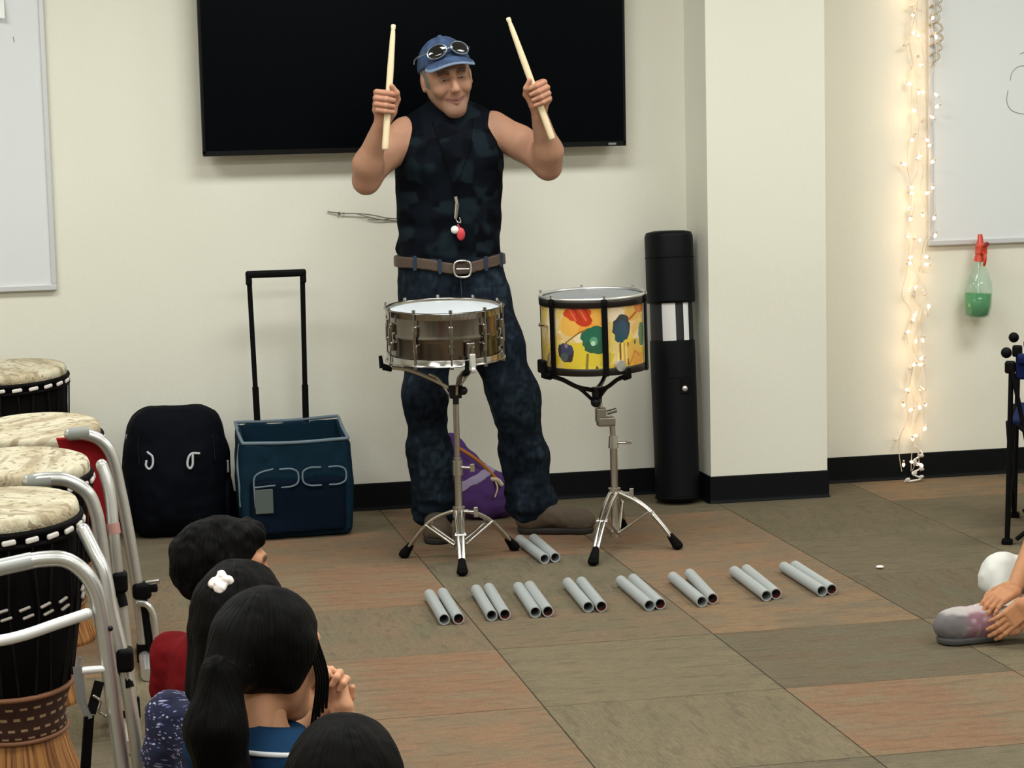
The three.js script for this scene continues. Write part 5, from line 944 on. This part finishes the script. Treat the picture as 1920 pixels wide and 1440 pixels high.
child({ label: 'child in a red shirt with short dark hair, farthest of the seated children', pos: [0.256, 0, 3.605], face: 2.42, hc: 0.522, hs: 0.92, turn: -0.7, shirt: cloth(0x701318), pants: cloth(0x22252e), w: 1.05,
  dress: (o, hm) => part('hair', hairGeo((x, y, z) => { const g = capHair(1.0, 0.005)(x, y, z); return smin(g, ell([0, 0.082, 0.015], [0.066, 0.036, 0.078])(x, y, z) + 0.009 * n3(x * 50, y * 50, z * 50), 0.02); }, [-0.11, -0.1, -0.15], [0.11, 0.16, 0.12]).applyMatrix4(hm), M.hair, o) });
child({ label: 'child in a navy dress with small pale flowers, white clip in long dark hair', pos: [0.262, 0, 4.06], face: 2.75, hc: 0.522, hs: 0.92, turn: -0.1, topName: 'dress', shirt: phys(0xffffff, 0.85, 0, { map: dotTex }), pants: phys(0xffffff, 0.85, 0, { map: dotTex }), legName: 'skirt', w: 1.12,
  dress: (o, hm) => {
    part('hair', hairGeo(union(0.03, capHair(1.02, 0.003), cone([0, 0.0, -0.085], [0.01, -0.13, -0.11], 0.055, 0.05), cone([0.05, -0.02, -0.05], [0.06, -0.12, -0.07], 0.04, 0.034), cone([-0.05, -0.02, -0.05], [-0.06, -0.12, -0.07], 0.04, 0.034)), [-0.13, -0.19, -0.18], [0.13, 0.14, 0.12]).applyMatrix4(hm), M.hair, o);
    part('hair_clip', skin((x, y, z) => union(0.006, ball([-0.012, 0.1, -0.088], 0.012), ball([0.012, 0.094, -0.092], 0.014), ball([0.004, 0.108, -0.08], 0.011), ball([-0.002, 0.088, -0.1], 0.012))(x, y, z) + 0.002 * n3(x * 160, y * 160, z * 160), [-0.04, 0.06, -0.13], [0.04, 0.14, -0.05], 0.003).applyMatrix4(hm), std(0xeee4de, 0.6), o);
  } });
child({ label: 'child with a long black ponytail and a blue collared shirt, hands at the chin', pos: [0.272, 0, 4.475], face: 2.36, hc: 0.56, hs: 0.885, turn: -0.15, nod: 0.1, armsUp: true, sleeve: 0.8, skinHex: 0xcf9a78, shirt: cloth(0x17334f), pants: cloth(0x1a2233),
  dress: (o, hm, { sh }) => {
    part('hair', hairGeo(union(0.03, capHair(1.02, 0.002), cone([-0.01, 0.03, -0.1], [-0.02, -0.02, -0.125], 0.045, 0.045), cone([0.066, 0.02, 0.01], [0.068, -0.04, -0.015], 0.024, 0.02), cone([-0.066, 0.02, 0.01], [-0.068, -0.04, -0.015], 0.024, 0.02)), [-0.13, -0.11, -0.2], [0.13, 0.15, 0.12]).applyMatrix4(hm), M.hair, o);
    part('ponytail', cylUV(skin((x, y, z) => chain(0.03, [[-0.01, hc0 + 0.0, -0.115, 0.035], [-0.02, hc0 - 0.08, -0.145, 0.044], [-0.025, hc0 - 0.17, -0.135, 0.042], [-0.025, hc0 - 0.27, -0.125, 0.026]])(x, y, z) + 0.002 * n3(x * 80, y * 14, z * 80), [-0.1, 0.25, -0.21], [0.07, 0.64, -0.06], 0.0055), -0.02, -0.14, 0, 0.06), M.hair, o);
    for (let i = 0; i < 5; i++) part('side_strand', tube([[-0.066 - 0.002 * i, hc0 + 0.03, 0.055 - 0.008 * i], [-0.08, hc0 - 0.03, 0.062 - 0.007 * i], [-0.077 + 0.003 * i, hc0 - 0.085 - 0.006 * i, 0.06 - 0.006 * i]], 0.0026, 20, 5), M.hair, o);
    part('collar', lathe([[0.05, 0.036], [0.058, 0.04], [0.066, 0.036], [0.09, 0.002], [0.086, -0.004], [0.06, 0.02], [0.05, 0.036]], 40).scale(1, 1, 0.86).rotateX(0.16).translate(0, sh + 0.006, -0.004), cloth(0x1e3f60), o);
    part('collar_trim', new THREE.TorusGeometry(0.0885, 0.0042, 8, 48).rotateX(Math.PI / 2).scale(1, 1, 0.86).rotateX(0.16).translate(0, sh + 0.006, -0.004), std(0xdfe3e6, 0.7), o);
  } });
child({ label: 'child with plain black hair, nearest the camera at the bottom edge', pos: [0.34, 0, 4.93], face: 2.65, hc: 0.455, hs: 0.95, turn: 0.15, shirt: cloth(0x3d4a55), pants: cloth(0x22262e),
  dress: (o, hm) => part('hair', hairGeo(union(0.03, capHair(1.03, 0.002), cone([0.03, -0.02, -0.07], [0.03, -0.09, -0.08], 0.05, 0.046), cone([-0.03, -0.02, -0.07], [-0.03, -0.09, -0.08], 0.05, 0.046)), [-0.13, -0.15, -0.16], [0.13, 0.15, 0.12]).applyMatrix4(hm), M.hair, o) });

/* child seated cross-legged at the right edge, hands on the ankle */
{
  const o = thing('person', 'child sitting cross-legged at the right edge in white trousers and a grey pink sneaker', 'person', [0, 0, 0]);
  const SK = 0xb88560, B = lin(SK);
  const torso = column([[0.04, 2.86, 2.46, 0.085, 0.11], [0.14, 2.85, 2.46, 0.085, 0.11], [0.25, 2.82, 2.46, 0.08, 0.1], [0.36, 2.78, 2.46, 0.075, 0.115], [0.42, 2.77, 2.46, 0.066, 0.1], [0.45, 2.765, 2.46, 0.05, 0.05]], 2.2);
  const legA = chain(0.02, [[2.83, 0.085, 2.53, 0.07], [2.6, 0.085, 2.69, 0.052], [2.56, 0.07, 2.69, 0.048], [2.4, 0.056, 2.585, 0.034], [2.34, 0.055, 2.565, 0.03]]);
  const legB = chain(0.02, [[2.83, 0.09, 2.4, 0.07], [2.62, 0.125, 2.35, 0.056], [2.49, 0.135, 2.35, 0.046], [2.475, 0.12, 2.365, 0.042], [2.475, 0.05, 2.46, 0.03]]);
  const S1 = [2.77, 0.395, 2.57], E1 = [2.6, 0.24, 2.64], W1 = [2.43, 0.108, 2.64], S2 = [2.77, 0.395, 2.35], E2 = [2.58, 0.27, 2.42], W2 = [2.43, 0.142, 2.572];
  const arms = union(0.02, cone(S1, E1, 0.042, 0.034), cone(E1, W1, 0.034, 0.022), cone(S2, E2, 0.042, 0.034), cone(E2, W2, 0.034, 0.022));
  const hm = new THREE.Matrix4().compose(V(2.72, 0.59, 2.46), new THREE.Quaternion().setFromEuler(new THREE.Euler(0.15, -1.9, 0, 'YXZ')), V(0.95, 0.95, 0.95));
  const gB = skin(union(0.025, inflate(torso, -0.01), arms, inflate(legA, -0.02), inflate(legB, -0.02), cone([2.765, 0.43, 2.46], [2.735, 0.52, 2.46], 0.044, 0.042)), [2.28, 0.0, 2.24], [2.98, 0.58, 2.78], 0.0085, (x, y, z) => B.map(v => v * (1 + 0.07 * n3(x * 60, y * 60, z * 60))));
  const gH = skin(headField({ neck: 0.044 }), [-0.1, -0.17, -0.12], [0.1, 0.13, 0.13], 0.005, headColor(SK)).applyMatrix4(hm);
  const hnd = (s, W, E, target, bend, roll) => { const w = vec(W), y = vec(target).sub(w).normalize(), z = V(...roll); z.addScaledVector(y, -z.dot(y)).normalize(); const x = y.clone().cross(z), m = new THREE.Matrix4().makeBasis(x, y, z).setPosition(w.clone().addScaledVector(y, 0.034)); const ew = vec(W).addScaledVector(vec(E).sub(w).normalize(), 0.02).applyMatrix4(m.clone().invert()); return skin(handField(s, bend, ew.toArray(), 0.8, 0.05), [-0.07, -0.09, -0.05], [0.07, 0.115, 0.09], 0.0028, (px, py, pz) => B.map((v, i) => v * (1 + 0.1 * n3(px * 140, py * 140, pz * 140)) * [1.03, 0.98, 0.97][i])).applyMatrix4(m); };
  const h1 = hnd(1, W1, E1, [2.33, 0.04, 2.655], 0.25, [-0.2, -0.25, -1]), h2 = hnd(-1, W2, E2, [2.33, 0.1, 2.6], 0.28, [-0.2, -0.95, -0.2]);
  part('body', [gB, gH, ...eyes(0.8).map(g => g.applyMatrix4(hm)), h1, h2], skinMat, o);
  const wob = (x, y, z) => 0.006 * n3(x * 24, y * 24, z * 24 + 8) + 0.003 * n3(x * 52, y * 52, z * 52);
  part('trousers', planeUV(skin((x, y, z) => smax(smin(inflate(legA, 0.002)(x, y, z), inflate(legB, 0.004)(x, y, z), 0.012) + wob(x, y, z), Math.max(0.004 - y, 2.36 - x), 0.004), [2.33, -0.005, 2.24], [2.96, 0.24, 2.78], 0.0075)), cloth(0xd6d6cf), o);
  part('shirt', planeUV(skin((x, y, z) => smax(union(0.03, inflate(torso, 0.008), cone(S1, [2.69, 0.32, 2.6], 0.052, 0.048), cone(S2, [2.69, 0.335, 2.38], 0.052, 0.048))(x, y, z) + wob(x, y, z) * 0.8, 0.08 - y, 0.005), [2.6, 0.06, 2.24], [3.0, 0.49, 2.7], 0.0095)), cloth(0x9fb0a8), o);
  part('hair', hairGeo(capHair(1.02, 0.003), [-0.11, -0.1, -0.15], [0.11, 0.15, 0.12], 0.006).applyMatrix4(hm), M.hair, o);
  // sneaker lying on its side edge, toe to the left
  const up = union(0.03, cone([2.355, 0.05, 2.562], [2.285, 0.05, 2.562], 0.036, 0.04), ell([2.262, 0.05, 2.562], [0.058, 0.043, 0.042]), ell([2.345, 0.056, 2.562], [0.04, 0.045, 0.04]));
  const grey = lin(0x6f6a6b), pink = lin(0x8c6672), pale = lin(0xc9c2bd);
  const sn = part('sneaker', skin((x, y, z) => smax(up(x, y, z) + 0.0015 * n3(x * 70, y * 70, z * 70), 0.01 - y, 0.006), [2.19, -0.005, 2.49], [2.42, 0.13, 2.64], 0.0045, (x, y, z) => { const n = 0.5 + 0.5 * n3(x * 60, y * 60, z * 60); let c = mix3(grey, pink, sst(2.26, 2.31, x)); c = mix3(c, pale, 0.6 * sst(0.084, 0.094, y + 0.01 * n)); return mix3(c, pale, 0.35 * sst(0.62, 0.8, n) * sst(2.26, 2.3, x)); }), phys(0xffffff, 0.9, 0, { vertexColors: true, bumpMap: null }), o);
  part('sole', skin((x, y, z) => smax(union(0.03, cone([2.36, 0.02, 2.562], [2.26, 0.02, 2.562], 0.037, 0.046))(x, y, z), Math.max(y - 0.02, 0.001 - y), 0.004), [2.19, -0.01, 2.49], [2.43, 0.05, 2.64], 0.005), std(0x4b4a4a, 0.8), sn);
  part('laces', [0, 1, 2].map(i => tube([[2.318 + i * 0.018, 0.088, 2.54], [2.322 + i * 0.018, 0.097, 2.562], [2.318 + i * 0.018, 0.088, 2.585]], 0.003, 10, 6)), std(0xd9cfd0, 0.8), sn);
  part('shoe', skin((x, y, z) => smax(cone([2.55, 0.045, 2.55], [2.66, 0.04, 2.6], 0.042, 0.036)(x, y, z), 0.002 - y, 0.004), [2.48, -0.005, 2.48], [2.73, 0.11, 2.67], 0.007), std(0x77726f, 0.8), o);
}
scene.traverse(o => { if (o.isMesh) { o.castShadow = true; o.receiveShadow = true; } });
renderer.render(scene, camera);
